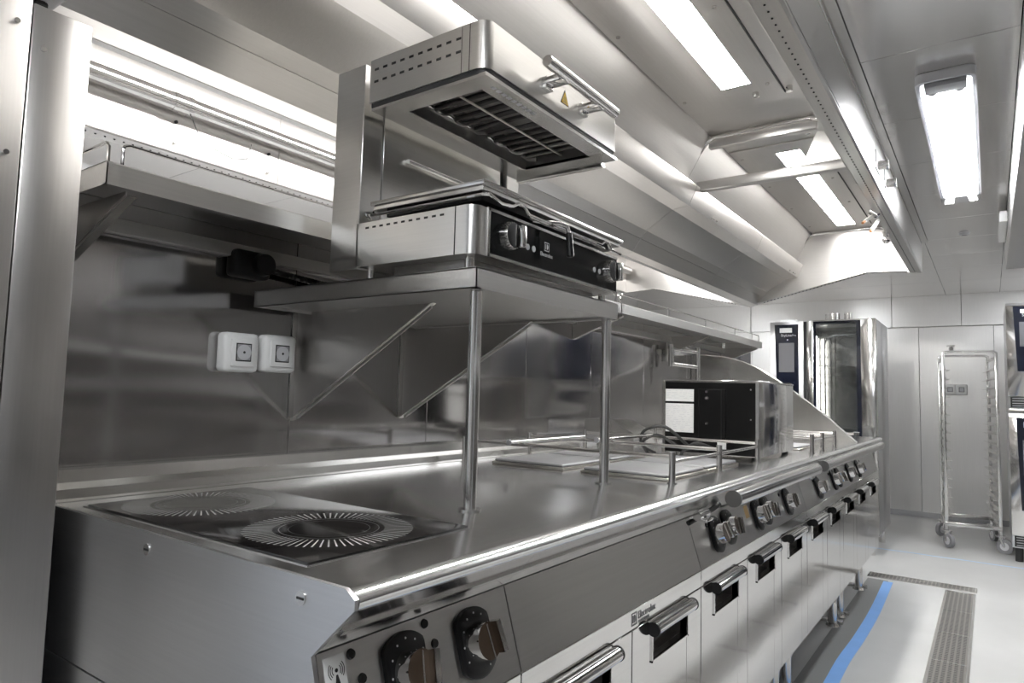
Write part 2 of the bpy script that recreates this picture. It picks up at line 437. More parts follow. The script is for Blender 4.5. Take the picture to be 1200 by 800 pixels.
# ------------------------------------------------------------------ extractor hood
HY0, HY1 = .376, 5.10
mx = lambda x: -2.9-x      # the hood is double-sided: mirrored about the partition
hood = thing('extractor_hood', 'long stainless extractor hood hanging from the ceiling over the cooking line', 'extractor hood', (-.9, 2.7, 1.81))
b = MB()
b.prism([(-.348, 1.972), (-.348, 2.178), (-.352, 2.178), (-.352, 1.972)], 'Y', HY0, HY1, 'hood')
b.box(-.348, -.3455, HY0, 2.92, 1.985, 2.150, 'hood'); b.box(-.348, -.3455, 2.926, HY1, 1.985, 2.150, 'hood')
o = b.build('fascia', hood)
b = MB(); b.sheet([(-.347, 2.164), (-.347, 2.172), (-.312, 2.172)], 'Y', HY0, HY1+.03, .002, 'bright')
b.build('ceiling_flange', hood)
# lip with a row of small holes
b = MB()
b.prism([(-.352, 1.968), (-.346, 1.974), (-.346, 1.982), (-.352, 1.982), (-.41, 1.988), (-.414, 1.983), (-.41, 1.975)], 'Y', HY0, HY1, 'hood_y')
for i in range(150):
    y = HY0+.1+i*.0315
    if y < HY1-.05: b.cyl((-.383, y, 1.9698), (-.383, y, 1.972), .0026, 'dark', 8)
b.build('lip', hood)
b = MB()
b.box(-.418, -.412, HY0, 2.92, 1.98, 2.31, 'hood'); b.box(-.418, -.412, 2.924, HY1, 1.98, 2.31, 'hood')
for i in range(10):
    for z in (2.02, 2.085): b.cyl((-.418, .55+i*.48, z), (-.424, .55+i*.48, z), .006, 'bright', 8)
b.build('inner_front_sheet', hood)
# the other side of the double hood
b = MB()
b.prism([(mx(-.348), 1.972), (mx(-.348), 2.178), (mx(-.352), 2.178), (mx(-.352), 1.972)], 'Y', HY0, HY1, 'hood'); b.build('fascia', hood)
b = MB()
b.prism([(mx(p), z) for p, z in ((-.352, 1.968), (-.346, 1.974), (-.346, 1.982), (-.352, 1.982), (-.41, 1.988), (-.414, 1.983), (-.41, 1.975))], 'Y', HY0, HY1, 'hood_y')
for i in range(150):
    y = HY0+.05+i*.0315
    if y < HY1-.05: b.cyl((mx(-.383), y, 1.9695), (mx(-.383), y, 1.972), .0035, 'dark', 8)
b.build('lip', hood)
b = MB()
for y0, y1 in ((HY0, 1.7), (1.703, 2.92), (2.924, HY1)): b.box(mx(-.418), mx(-.412), y0, y1, 1.98, 2.31, 'hood')
for i in range(12):
    for z in (2.015, 2.095): b.cyl((mx(-.418), .85+i*.40, z), (mx(-.426), .85+i*.40, z), .006, 'dark' if z > 2.05 else 'bright', 8)
b.build('inner_front_sheet', hood)
b = MB()
b.box(mx(-.41), mx(-1.035), HY0, 2.949, 2.31, 2.318, 'hood'); b.box(mx(-.41), mx(-1.035), 2.951, HY1, 2.31, 2.318, 'hood'); b.build('cavity_ceiling', hood)
for (y0, y1) in ((.90, 2.505), (3.32, 4.925)):
    b = MB(); b.box(mx(-.710), mx(-.826), y0-.006, y1+.006, 2.3005, 2.31, 'bright', .001, 1); f = b.build('lamp_frame', hood)
    b = MB(); b.box(mx(-.714), mx(-.822), y0, y1, 2.2975, 2.302, 'lamp'); d = b.build('lamp_diffuser', f); tag(d, 'glowing white diffuser')
b = MB()
b.sheet([(mx(-1.175), 2.04), (mx(-1.02), 2.31)], 'Y', HY0, HY1, -.004, 'hood_y'); b.build('filter_slope', hood)
b = MB()
b.sheet([(-1.452, 1.797), (mx(-1.40), 1.81), (mx(-1.36), 1.8705), (mx(-1.33), 1.905), (mx(-1.20), 1.991), (mx(-1.12), 1.998), (mx(-1.082), 2.083)], 'Y', HY0, HY1, -.004, 'hood_y'); b.build('rear_sheet', hood)
# pipe along the far inner sheet
PX = mx(-.462)
b = MB(); b.tube([(PX, HY0+.01, 2.152), (PX, HY1-.05, 2.152)], .034, 'tube', 20); p = b.build('extract_pipe', hood)
b = MB(); b.cyl((PX, 1.21, 2.152), (PX, 1.225, 2.152), .038, 'chrome', 20); b.cyl((PX, 1.265, 2.152), (PX, 1.28, 2.152), .038, 'chrome', 20)
b.cyl((PX, 1.225, 2.152), (PX, 1.265, 2.152), .036, 'tube', 20); b.build('coupling', p)
b = MB(); b.tube([(PX+.02, 1.27, 2.12), (PX+.01, 1.31, 2.06), (PX+.01, 1.38, 2.02), (PX, 1.46, 2.01), (PX-.01, 1.53, 2.03), (PX-.015, 1.55, 2.10)], .0018, 'dark', 6); b.build('loose_wire', p)
# cavity ceiling
b = MB()
b.box(-1.035, -.41, HY0, 2.949, 2.31, 2.318, 'hood'); b.box(-1.035, -.41, 2.951, HY1, 2.31, 2.318, 'hood')
b.build('cavity_ceiling', hood)
b = MB()
for (y0, y1) in ((.62, 2.66), (3.20, 4.98)):
    b.box(-1.015, -.625, y0, y1, 2.3045, 2.3101, 'hood_y', .001, 1)
    b.box(-.625, -.620, y0, y1, 2.306, 2.3101, 'dark')
    for i in range(4):
        y = y0+.12+i*(y1-y0-.24)/3
        for x in (-.985, -.66): b.cyl((x, y, 2.300), (x, y, 2.305), .007, 'bright', 10)
b.build('lamp_tray', hood)
for (y0, y1) in ((.90, 2.505), (3.32, 4.925)):
    b = MB(); b.box(-.826, -.710, y0-.006, y1+.006, 2.3041, 2.305, 'bright'); f = b.build('lamp_frame', hood)
    b = MB(); b.box(-.822, -.714, y0, y1, 2.3036, 2.3045, 'lamp'); d = b.build('lamp_diffuser', f); tag(d, 'glowing white diffuser')
for (x, y, z) in ((-.72, 2.60, 2.30), (-.60, 2.62, 2.30), (-.63, 3.09, 2.30)):
    b = MB(); b.cyl((x, y, z-.012), (x, y, z+.01), .012, 'bright', 14); b.build('sprinkler_plug', hood)
# filter slope behind the lamps
b = MB()
for (y0, y1) in ((HY0, 2.949), (2.951, HY1)):
    b.sheet([(-1.02, 2.31), (-1.175, 2.04)], 'Y', y0, y1, -.004, 'hood_y')
b.build('filter_slope', hood)
# lengthwise gutter, rear sheet and rear beam, each in three lengths
SE = (HY0, 2.95, 4.06, HY1)
gut = MB(); rear = MB(); beam = MB()
for y0, y1 in zip(SE, SE[1:]):
    y0 += .0015; y1 -= .0015
    gut.sheet([(-1.13, 2.085), (-1.082, 2.089), (-1.082, 2.083), (-1.12, 1.998), (-1.20, 1.991)], 'Y', y0, y1, -.004, 'hood_y')
    rear.sheet([(-1.20, 1.991), (-1.33, 1.905)], 'Y', y0, y1, -.004, 'hood')
    beam.sheet([(-1.33, 1.905), (-1.36, 1.8705)], 'Y', y0, y1, -.004, 'hood_y')
    beam.sheet([(-1.3605, 1.8695), (-1.40, 1.81), (-1.447, 1.797)], 'Y', y0, y1, -.004, 'hood_y')
gut.build('gutter', hood); rear.build('rear_sheet', hood); beam.build('rear_beam', hood)
# small clamp marks on the gutter
for y in (3.25, 3.28, 3.32, 4.85, 4.95, 5.0):
    b = MB(); b.cyl((-1.110, y, 2.012), (-1.119, y, 2.009), .006, 'chrome', 8); b.build('gutter_clip', hood)
# U-shaped trim around each module mouth
for y, nm in ((2.95, 'joint_trim'), (5.085, 'joint_trim')):
    b = MB()
    b.tube([(-1.165, y, 2.10), (-1.10, y, 2.205), (-1.035, y, 2.285), (-1.005, y, 2.300), (-.60, y, 2.300), (-.565, y, 2.292), (-.53, y, 2.262)], .011, 'tube', 10)
    b.build(nm, hood)
b = MB(); b.box(-1.03, -.57, 2.955, 2.985, 2.255, 2.30, 'hood', .002); b.build('cross_panel', hood)
b = MB(); b.box(-1.10, -.41, 2.99, 3.035, 2.076, 2.118, 'hood', .003); b.build('cross_bar', hood)
b = MB(); b.prism([(-.645, 2.085), (-.575, 2.255), (-.418, 2.22), (-.418, 2.085)], 'Y', 2.992, 2.996, 'hood'); b.build('gusset_plate', hood)
# far end
b = MB()
EP = [(-.348, 1.974), (-.664, 1.990), (-1.40, 1.812), (-1.45, 1.80), (mx(-1.40), 1.812), (mx(-.664), 1.990), (mx(-.348), 1.974), (mx(-.348), 2.31), (-.348, 2.31)]
b.prism(EP, 'Y', HY1, HY1+.004, 'hood')
b.box(-.91, -.635, HY1-.004, HY1, 2.02, 2.155, 'hood', .001, 1)
b.build('end_sheet', hood)
b = MB()
b.sheet([(-.43, 1.979), (-.664, 1.991)], 'Y', HY1-.055, HY1, -.004, 'hood')
b.sheet([(-.664, 1.991), (-1.39, 1.816)], 'Y', HY1-.055, HY1, -.004, 'hood_y')
for i in range(28):
    t = .03+.94*i/28; x = -.664+t*(-.726); z = 1.991-.175*t
    b.cyl((x, HY1-.028, z-.003), (x, HY1-.028, z+.003), .005, 'dark', 8)
b.sheet([(mx(-1.39), 1.816), (mx(-.664), 1.991)], 'Y', HY1-.055, HY1, -.004, 'hood_y')
for i in range(28):
    t = .03+.94*i/28; x = mx(-.664+t*(-.726)); z = 1.991-.175*t
    b.cyl((x, HY1-.028, z-.003), (x, HY1-.028, z+.003), .005, 'dark', 8)
b.build('end_lip', hood)
b = MB(); b.prism(EP, 'Y', HY0-.004, HY0, 'hood'); b.build('end_sheet', hood)
b = MB(); b.box(-1.32, -1.22, .38, .43, 1.735, 1.82, 'grey', .01); b.cyl((-1.27, .405, 1.73), (-1.27, .405, 1.738), .010, 'dark', 10); b.build('corner_bracket', hood)
# nozzles on the lip, latches on the fascia
b = MB()
b.cyl((-.43, 3.42, 1.99), (-.40, 3.42, 1.965), .017, 'chrome', 14)
b.cyl((-.425, 3.42, 1.965), (-.44, 3.30, 1.915), .008, 'white', 10); b.cyl((-.44, 3.30, 1.915), (-.443, 3.27, 1.903), .006, 'copper', 10)
b.cyl((-.405, 3.47, 1.955), (-.415, 3.34, 1.885), .008, 'white', 10); b.cyl((-.415, 3.34, 1.885), (-.418, 3.31, 1.870), .006, 'copper', 10)
b.build('fire_nozzle', hood)
b = MB(); b.cyl((-.415, 3.85, 1.985), (-.415, 3.85, 1.945), .018, 'chrome', 14, r2=.012); b.ball((-.415, 3.85, 1.94), .02, 'chrome', 12); b.build('knob', hood)
for y in (3.0, 3.27):
    b = MB(); b.cyl((-.346, y, 2.065), (-.318, y, 2.065), .020, 'chrome', 16, r2=.017); b.cyl((-.318, y, 2.065), (-.310, y, 2.065), .021, 'bright', 16)
    b.box(-.3455, -.343, y-.105, y-.098, 2.05, 2.10, 'dark'); b.box(-.3455, -.343, y-.105, y+.01, 2.024, 2.029, 'dark'); b.build('latch', hood)

# ------------------------------------------------------------------ ceiling lamps
def ceiling_lamp(label, x0, x1, y0, y1):
    t = thing('ceiling_lamp', label, 'ceiling lamp', ((x0+x1)/2, (y0+y1)/2, CZ), 'sealed lamps on the aisle ceiling')
    o = rrect(x0, x1, y0, y1, .03); i = rrect(x0+.012, x1-.012, y0+.012, y1-.012, .022)
    b = MB(); b.ring(o, i, CZ-.032, CZ-.001, 'lightgrey'); b.prism(i, 'Z', CZ-.008, CZ-.002, 'reflector'); b.build('housing', t)
    b = MB(); b.prism(rrect(x0+.004, x1-.004, y0+.004, y1-.004, .028), 'Z', CZ-.062, CZ-.033, 'cover', True); c = b.build('clear_cover', t)
    xm = (x0+x1)/2
    b = MB(); b.box(xm-.058, xm+.058, y0+.020, y0+.085, CZ-.045, CZ-.010, 'grey', .004); b.build('end_block', t)
    for s in (-1, 1):
        b = MB(); b.cyl((xm+s*.038, y0+.10, CZ-.030), (xm+s*.038, y1-.035, CZ-.030), .013, 'fixture_led', 14); u = b.build('tube', t); tag(u, 'glowing white tube')
        b = MB(); b.cyl((xm+s*.038, y0+.088, CZ-.030), (xm+s*.038, y0+.10, CZ-.030), .016, 'grey', 12); b.build('tube_cap', u)
    b = MB()
    for q in (.22, .5, .75, .96): b.box(xm-.010, xm+.010, y0+(y1-y0)*q-.006, y0+(y1-y0)*q+.006, CZ-.030, CZ-.010, 'lightgrey', .002)
    b.build('reflector_clip', t)
    return t
ceiling_lamp('sealed twin-tube lamp glowing on the steel ceiling of the aisle', -.18, -.012, 2.47, 3.97)
ceiling_lamp('added twin-tube lamp on the ceiling nearer the viewer, unseen', -.18, -.012, -1.35, .15)  # unseen lamp added to light the near end and its steel
ceiling_lamp('short sealed lamp on the ceiling behind the far end of the hood', -1.40, -1.23, 5.25, 6.0)
ceiling_lamp('added lamp on the ceiling above the stacked ovens, unseen', .38, .55, 5.15, 6.05)  # unseen lamp added to brighten the far wall and floor
ceiling_lamp('added unseen lamp on the ceiling across the cooking block, nearer of two', -2.95, -2.78, 1.0, 2.5)  # added lamp lighting the unseen rear aisle
ceiling_lamp('added unseen lamp on the ceiling across the cooking block, farther of two', -2.95, -2.78, 3.3, 4.8)  # second added rear lamp, kept hidden behind the hood
b = MB(); b.cyl((-.109, 4.98, CZ-.012), (-.109, 4.98, CZ-.0005), .026, 'lightgrey', 20, r2=.032); b.cyl((-.109, 4.98, CZ-.016), (-.109, 4.98, CZ-.012), .016, 'grey', 16)
tag(b.build('ceiling_sensor', loc=(-.109, 4.98, CZ)), 'small round grey sensor on the ceiling past the lamp', 'sensor')
t = thing('junction_box', 'small white box on the bulkhead edge at the right of the ceiling', 'junction box', (.085, 4.6, 2.1))
b = MB(); b.box(.06, .0965, 4.30, 4.86, 2.075, 2.135, 'white', .006); b.build('box_body', t)
b = MB(); b.box(.0955, .0967, 4.86, 4.95, 2.085, 2.125, 'grey', .0003); b.build('mounting_plate', t)

# ------------------------------------------------------------------ cooking line
Y0, Y1 = .49, 4.64
SEAM = [.49, .836, 1.209, 1.583, 1.954, 2.33, 2.705, 3.08, 3.455, 3.83, 4.21, 4.64]
DX = -.565                     # door faces
# worktop
wt = thing('worktop', 'continuous stainless worktop with a rolled front edge along the cooking line', 'worktop', (-.95, 2.5, .85))
prof = [(-1.31, .900), (-.556, .900), (-.548, .8985), (-.541, .8945), (-.5375, .8885), (-.539, .882), (-.545, .877), (-.574, .849), (-.601, .823), (-.64, .823), (-.64, .886), (-1.31, .886)]
b = MB()
for y0, y1 in ((Y0+.003, .836), (.8368, 1.5826), (1.5834, 2.7046), (2.7054, 3.8296), (3.8304, Y1)):
    b.prism(prof, 'Y', y0, y1, 'top')
b.build('worktop_sheet', wt)
b = MB(); b.sheet([(-.5725, .8535), (-.569, .8505), (-.5735, .8460)], 'Y', Y0+.01, 1.583, .001, 'bright'); b.build('drip_bead', wt)
b = MB()
b.sheet([(-1.445, .945), (-1.405, .945), (-1.40, .922), (-1.345, .917), (-1.34, .901), (-1.312, .901)], 'Y', Y0, Y1, -.003, 'bright')
tag(b.build('upstand', loc=(-1.4, 2.5, .9)), 'stepped bright steel upstand between the worktop and the wall', 'upstand')
ep = thing('end_panel', 'flat steel end panel closing the near end of the cooking line', 'end panel', (-.95, .489, 0))
b = MB(); b.prism([(-1.30, .675), (-1.30, .902), (-.552, .902), (-.5365, .893), (-.5365, .882), (-.574, .848), (-.6015, .821), (-.565, .706), (-.565, .675)], 'Y', Y0-.005, Y0+.0006, 'end'); b.build('upper_sheet', ep)
b = MB(); b.box(-1.30, -.565, Y0-.004, Y0+.0006, .0, .672, 'end', .001, 1); b.build('lower_sheet', ep)
for x in (-.962, -.622):
    b = MB(); b.cyl((x, Y0-.007, .879), (x, Y0-.003, .879), .008, 'bright', 14); b.box(x-.006, x+.006, Y0-.0076, Y0-.0068, .8778, .8802, 'dark'); b.build('screw', ep)
# warning sticker with aerial symbol on the first control panel (normal of the sloped panel)
PT, PB = Vector((-.601, 0, .821)), Vector((-.565, 0, .705))
PV = (PT-PB).normalized(); PN = Vector((PV.z, 0, -PV.x)).normalized()   # up along the panel, and outwards
def on_panel(y, z, w=0.):
    k = (z-PB.z)/(PT.z-PB.z); p = PB+(PT-PB)*k
    return Vector((p.x, y, p.z))+PN*w

def knob(parent, y, z, tilt=0., nm='control_knob', bez=.046):
    c = on_panel(y, z)
    U = Vector((0, 1, 0)); V = PV
    # bezel: black disc with two flats, sub-part of the cabinet's panel
    pts = []
    for i in range(40):
        a = 2*PI*i/40; u, v = bez*math.cos(a), bez*math.sin(a); u = max(-.034, min(.034, u)); pts.append((u, v))
    mb = MB(); k = mb.mi('black')
    def loop(w, sc): return [mb.bm.verts.new(c+U*(u*sc)+V*(v*sc)+PN*w) for u, v in pts]
    A, B2, C2 = loop(.0, 1.), loop(.007, 1.), loop(.010, .90); n = len(pts)
    for P, Q in ((A, B2), (B2, C2)):
        for i in range(n):
            f = mb.bm.faces.new((P[i], P[(i+1) % n], Q[(i+1) % n], Q[i])); f.material_index = k
    f = mb.bm.faces.new(C2); f.material_index = k
    for a in range(0, 300, 30):
        r = math.radians(a-60); q = c+U*(.0335*math.cos(r)*.9)+V*(.038*math.sin(r))+PN*.0103
        mb.cyl(q, q+PN*.0003, .0015, 'greyink', 6)
    bz = mb.build('knob_bezel', parent)
    # grip: chrome cylinder with a raised bar
    mb = MB(); mb.cyl(c+PN*.008, c+PN*.030, .026, 'chrome', 28, r2=.024, capmat='brownface')
    ca, sa = math.cos(tilt), math.sin(tilt); bu = U*ca+V*sa; bv = -U*sa+V*ca
    def blk(u0, u1, v0, v1, w0, w1, mat):
        P = [c+bu*u+bv*v+PN*w for u in (u0, u1) for v in (v0, v1) for w in (w0, w1)]
        vs = [mb.bm.verts.new(p) for p in P]; kk = mb.mi(mat)
        for q in ((0, 1, 3, 2), (4, 6, 7, 5), (0, 4, 5, 1), (2, 3, 7, 6), (0, 2, 6, 4), (1, 5, 7, 3)):
            f = mb.bm.faces.new([vs[i] for i in q]); f.material_index = kk
    blk(.012, .021, -.021, .021, .024, .040, 'chrome'); blk(-.0012, .0012, -.022, .022, .029, .0325, 'bright')
    g = mb.build(nm, bz)
    return bz

def door(parent, y0, y1, handle=True, zt=.664, zb=.254):
    b = MB(); ym = (y0+y1)/2; hw = .095
    py0, py1, pz0, pz1 = ym-hw, ym+hw, .583, .640
    # sheet with an opening for the grip recess
    b.box(DX-.016, DX, y0+.0018, py0, zb, zt, 'front', .0008, 1); b.box(DX-.016, DX, py1, y1-.0018, zb, zt, 'front', .0008, 1)
    b.box(DX-.016, DX-.0003, py0-.0008, py1+.0008, zb, pz0, 'front'); b.box(DX-.016, DX-.0003, py0-.0008, py1+.0008, pz1, zt, 'front')
    d = b.build('door', parent)
    b = MB(); b.box(DX-.045, DX-.040, py0, py1, pz0, pz1, 'liner')
    b.poly([(DX-.0165, py0, pz0), (DX-.0165, py1, pz0), (DX-.042, py1, pz0), (DX-.042, py0, pz0)], 'liner')
    b.poly([(DX-.001, py0, pz0), (DX-.001, py0, pz1), (DX-.042, py0, pz1), (DX-.042, py0, pz0)], 'liner')
    b.poly([(DX-.001, py1, pz0), (DX-.001, py1, pz1), (DX-.042, py1, pz1), (DX-.042, py1, pz0)], 'liner')
    b.box(DX-.002, DX+.003, py0-.004, py0, pz0-.004, pz1, 'chrome'); b.box(DX-.002, DX+.003, py1, py1+.004, pz0-.004, pz1, 'chrome'); b.box(DX-.002, DX+.003, py0-.004, py1+.004, pz0-.004, pz0, 'chrome')
    b.build('grip_recess', d)
    b = MB(); b.cyl((DX+.009, ym-.104, .648), (DX+.009, ym+.104, .648), .0135, 'chrome', 22); h = b.build('handle', d)
    for s in (-1, 1):
        b = MB(); b.cyl((DX+.009, ym+s*.104, .648), (DX+.009, ym+s*.109, .648), .0141, 'black', 22); b.build('handle_cap', h)
    return d

def cabinet(label, i0, i1, knobs=(), group='cooking cabinets along the line', dots=(), legs=True):
    y0, y1 = SEAM[i0], SEAM[i1]
    t = thing('cooking_cabinet', label, 'cabinet', (-.9, (y0+y1)/2, 0), group)
    b = MB(); b.box(-1.28, DX-.046, y0+.002, y1-.002, .25, .70, 'end'); b.box(-1.28, -.66, y0+.002, y1-.002, .70, .884, 'end'); b.build('carcass', t)
    b = MB(); b.box(DX-.03, DX, y0+.001, y1-.001, .6665, .7035, 'front', .001, 1); b.build('front_rail', t)
    b = MB(); b.prism([(PB.x, .705), (PT.x, .8215), (PT.x-.04, .8215), (PB.x-.04, .705)], 'Y', y0+.0012, y1-.0012, 'panel'); cp = b.build('control_panel', t)
    for (y, z, tl) in knobs: knob(cp, y, z, tl)
    for (y, z) in dots:
        b = MB(); c = on_panel(y, z); b.cyl(c, c+PN*.003, .0062, 'black', 14, r2=.005); b.build('indicator', cp)
    for a, c in zip(SEAM[i0:i1], SEAM[i0+1:i1+1]): door(t, a, c)
    if legs:
        for y in (y0+.09, y1-.09):
            for x in (-.665, -1.2):
                b = MB(); b.cyl((x, y, .012), (x, y, .25), .021, 'tube', 16); b.cyl((x, y, .0), (x, y, .012), .033, 'bright', 18, r2=.026); b.build('leg', t)
        for y in (y0+.09, y1-.09):
            b = MB(); b.box(-1.23, -.625, y+.034, y+.052, .0, .02, 'bright', .002); b.build('foot_bar', t)
    return t
c1 = cabinet('near cabinet of the line with two large knobs under the induction hob', 0, 1, [(.614, .770, -.15), (.745, .768, .12)], dots=[(.537, .810), (.548, .782), (.659, .812), (.671, .786)])
c2 = cabinet('blank-fronted cabinet with two doors under the plain worktop', 1, 3)
c3 = cabinet('cabinet with five knobs in front of the square hotplates', 3, 6, [(1.735, .762, .3), (1.835, .766, -.2), (2.105, .762, .2), (2.20, .765, -.3), (2.47, .760, .1)], dots=[(1.69, .79), (2.40, .79)])
c4 = cabinet('cabinet with four knobs past the black-backed appliance', 6, 9, [(2.98, .758, .1), (3.31, .760, .3), (3.42, .762, -.2), (3.70, .760, .1)], dots=[(2.93, .79), (3.25, .79)])
c5 = cabinet('last cabinet at the far end of the cooking line', 9, 11, [(3.98, .758, .2)], dots=[(4.1, .79)])
cp1 = [o for o in c1.children if o.name.startswith('control_panel')][0]
cp3 = [o for o in c3.children if o.name.startswith('control_panel')][0]
b = MB(); F = frame2(b, on_panel(.4975, .790, .0008), (0, 1, 0), PV, PN)
b.poly([F(0, 0-.012), F(.030, -.012), F(.030, .026), F(0, .026)], 'paper'); st = b.build('aerial_sticker', cp1); tag(st, 'small white square sticker with a black radio mast symbol')
b = MB(); F = frame2(b, on_panel(.4975, .790, .0013), (0, 1, 0), PV, PN)
b.poly([F(.0125, -.006), F(.0205, -.006), F(.0178, .006), F(.0152, .006)], 'ink')
b.poly([F(.0165+.0022*math.cos(a*PI/5), .0105+.0022*math.sin(a*PI/5)) for a in range(10)], 'ink')
for r in (.0055, .008, .0105):
    for s in (0, PI):
        a = [s-.75+1.5*i/8 for i in range(9)]
        for p, q in zip(a, a[1:]):
            b.poly([F(.0165+r*math.cos(p), .0105+r*math.sin(p)), F(.0165+(r+.001)*math.cos(p), .0105+(r+.001)*math.sin(p)), F(.0165+(r+.001)*math.cos(q), .0105+(r+.001)*math.sin(q)), F(.0165+r*math.cos(q), .0105+r*math.sin(q))], 'ink')
b.build('mast_symbol', st)
b = MB(); F = frame2(b, on_panel(2.005, .765, .0008), (0, 1, 0), PV, PN)
b.poly([F(0, 0), F(.035, 0), F(.035, .035), F(0, .035)], 'tan'); tag(b.build('rating_sticker', cp3), 'small tan sticker between the knobs')
fr2 = [o for o in c2.children if o.name.startswith('front_rail')][0]
b = MB(); F = frame2(b, (DX+.0006, 1.205, .673), (0, 1, 0), (0, 0, 1), (1, 0, 0)); emblem(b, F, .024, 'print'); tag(b.build('maker_emblem', fr2), 'small dark printed emblem')
tag(lettering('maker_lettering', 'Electrolux', .020, 'print', (DX+.0006, 1.234, .681), (0, 1, 0), (0, 0, 1), fr2, .0003), 'small dark printed lettering')
tag(lettering('maker_lettering', 'PROFESSIONAL', .0075, 'print', (DX+.0006, 1.236, .6725), (0, 1, 0), (0, 0, 1), fr2, .0003), 'small dark printed lettering')

# towel/hand rails in front of the cabinets
def front_rail(label, y0, y1):
    t = thing('hand_rail', label, 'hand rail', (-.513, y0, .87), 'round bars along the cabinet fronts')
    b = MB(); b.cyl((-.5125, y0, .868), (-.5125, y1, .868), .0205, 'tube', 26); b.build('rail_bar', t)
    for y in (y0, y1):
        b = MB(); s = -1 if y == y0 else 1
        b.cyl((-.5125, y, .868), (-.5125, y+s*.004, .868), .0205, 'darksteel', 26); b.build('rail_cap', t)
        b = MB(); yy = y-s*.03
        b.sheet([(-.588, .824), (-.562, .838), (-.524, .852)], 'Y', yy-.012-(.05 if s < 0 else 0), yy+.012, .005, 'chrome'); b.build('rail_bracket', t)
    return t
front_rail('round steel hand rail in front of the five-knob cabinet', 1.66, 2.60)
front_rail('round steel hand rail at the far end of the cooking line', 2.74, 4.36)
for lab, y in (('chrome clamp under the worktop edge before the nearer hand rail', 1.545), ('chrome clamp under the worktop edge before the farther hand rail', 2.655)):
    t = thing('edge_clamp', lab, 'clamp', (-.55, y, .85), 'edge clamps')
    b = MB(); b.box(-.572, -.530, y-.02, y+.022, .828, .835, 'chrome', .002); b.cyl((-.550, y-.035, .842), (-.550, y+.03, .842), .010, 'chrome', 14); b.build('clamp_body', t)
    b = MB(); b.tube([(-.572, y-.03, .822), (-.540, y+.045, .850), (-.529, y+.06, .862)], .006, 'rubber', 8); b.build('clamp_lever', t)

# induction hob glass
hob = thing('induction_hob', 'black glass induction hob with two ringed cooking zones set in the near worktop', 'hob', (-.95, .67, .9))
b = MB(); b.box(-1.245, -.662, .523, .823, .9003, .9035, 'glass_hob', .0012, 2); hg = b.build('glass_plate', hob)
b = MB(); b.box(-1.25, -.657, .518, .828, .9001, .9012, 'bright'); b.build('hob_frame', hob)
for cx, cy in ((-.800, .668), (-1.128, .657)):
    b = MB(); z = .9038
    def seg_ring(r0, r1, mat, n=48):
        for i in range(n):
            p, q = 2*PI*i/n, 2*PI*(i+1)/n
            b.poly([(cx+r0*math.cos(p), cy+r0*math.sin(p), z), (cx+r1*math.cos(p), cy+r1*math.sin(p), z), (cx+r1*math.cos(q), cy+r1*math.sin(q), z), (cx+r0*math.cos(q), cy+r0*math.sin(q), z)], mat)
    seg_ring(.071, .0725, 'zone_dim'); seg_ring(.058, .0588, 'zone_dim')
    for i in range(72):
        a = 2*PI*i/72; w = .00085; r0, r1 = .080, .122
        d = Vector((math.cos(a), math.sin(a), 0)); nn = Vector((-d.y, d.x, 0)); o = Vector((cx, cy, z))
        b.poly([o+d*r0-nn*w, o+d*r1-nn*w*1.5, o+d*r1+nn*w*1.5, o+d*r0+nn*w], 'zone')
    tag(b.build('zone_marking', hg), 'grey printed ring of radial dashes')

# square hotplates
k = 0
for (x0, x1, xl) in ((-1.20, -.965, 'back'), (-.90, -.662, 'front')):
    for (y0, y1, yl) in ((1.605, 1.875, 'nearer'), (1.90, 2.17, 'farther')):
        t = thing('hotplate', f'{yl} {xl} square hotplate inside the pot rail ' + ('beside the wall' if xl == 'back' else 'beside the front posts'), 'hotplate', ((x0+x1)/2, (y0+y1)/2, .9), 'square hotplates')
        b = MB(); b.box(x0-.006, x1+.006, y0-.006, y1+.006, .9003, .908, 'rim', .003); b.build('rim', t)
        b = MB(); b.box(x0, x1, y0, y1, .907, .9165, 'plate', .005, 3); b.build('plate', t)
for (x0, x1, xl) in ((-1.20, -.965, 'back'), (-.90, -.662, 'front')):
    y0, y1 = 3.02, 3.29
    t = thing('hotplate', f'{xl} square hotplate of the far pair beyond the black-backed appliance', 'hotplate', ((x0+x1)/2, (y0+y1)/2, .9), 'square hotplates')
    b = MB(); b.box(x0-.006, x1+.006, y0-.006, y1+.006, .9003, .908, 'rim', .003); b.build('rim', t)
    b = MB(); b.box(x0, x1, y0, y1, .907, .9165, 'plate', .005, 3); b.build('plate', t)

# pot rails
def pot_rail(label, ysp, xf, xb, spurs):
    t = thing('pot_rail', label, 'pot rail', (xf, ysp[0], .9), 'pot rails on the worktop')
    for y in ysp:
        for x, h in ((xf, .974), (xb, .974)):
            b = MB(); b.cyl((x, y, .9), (x, y, h), .0082, 'tube', 14); b.cyl((x, y, h-.001), (x, y, h+.002), .0086, 'bright', 14); b.cyl((x, y, .9002), (x, y, .903), .0125, 'bright', 14); b.build('post', t)
        b = MB(); b.cyl((xf-.006, y, .964), (xb+.006, y, .964), .0052, 'tube', 12); b.build('cross_bar', t)
    b = MB(); b.cyl((xf, ysp[0], .953), (xf, ysp[-1], .953), .0052, 'tube', 12); b.build('front_bar', t)
    for (x, ya, yb) in spurs:
        b = MB(); b.cyl((x, ya, .9735), (x, yb, .9735), .0055, 'tube', 12); b.cyl((x, ya-.004, .9735), (x, ya, .9735), .0085, 'grey', 14); b.build('spur_bar', t)
    return t
pot_rail('tubular steel pot rail around the near hotplates', (1.575, 1.925, 2.312), -.636, -1.29, [(-1.083, 1.515, 1.93), (-.98, 1.83, 2.30)])
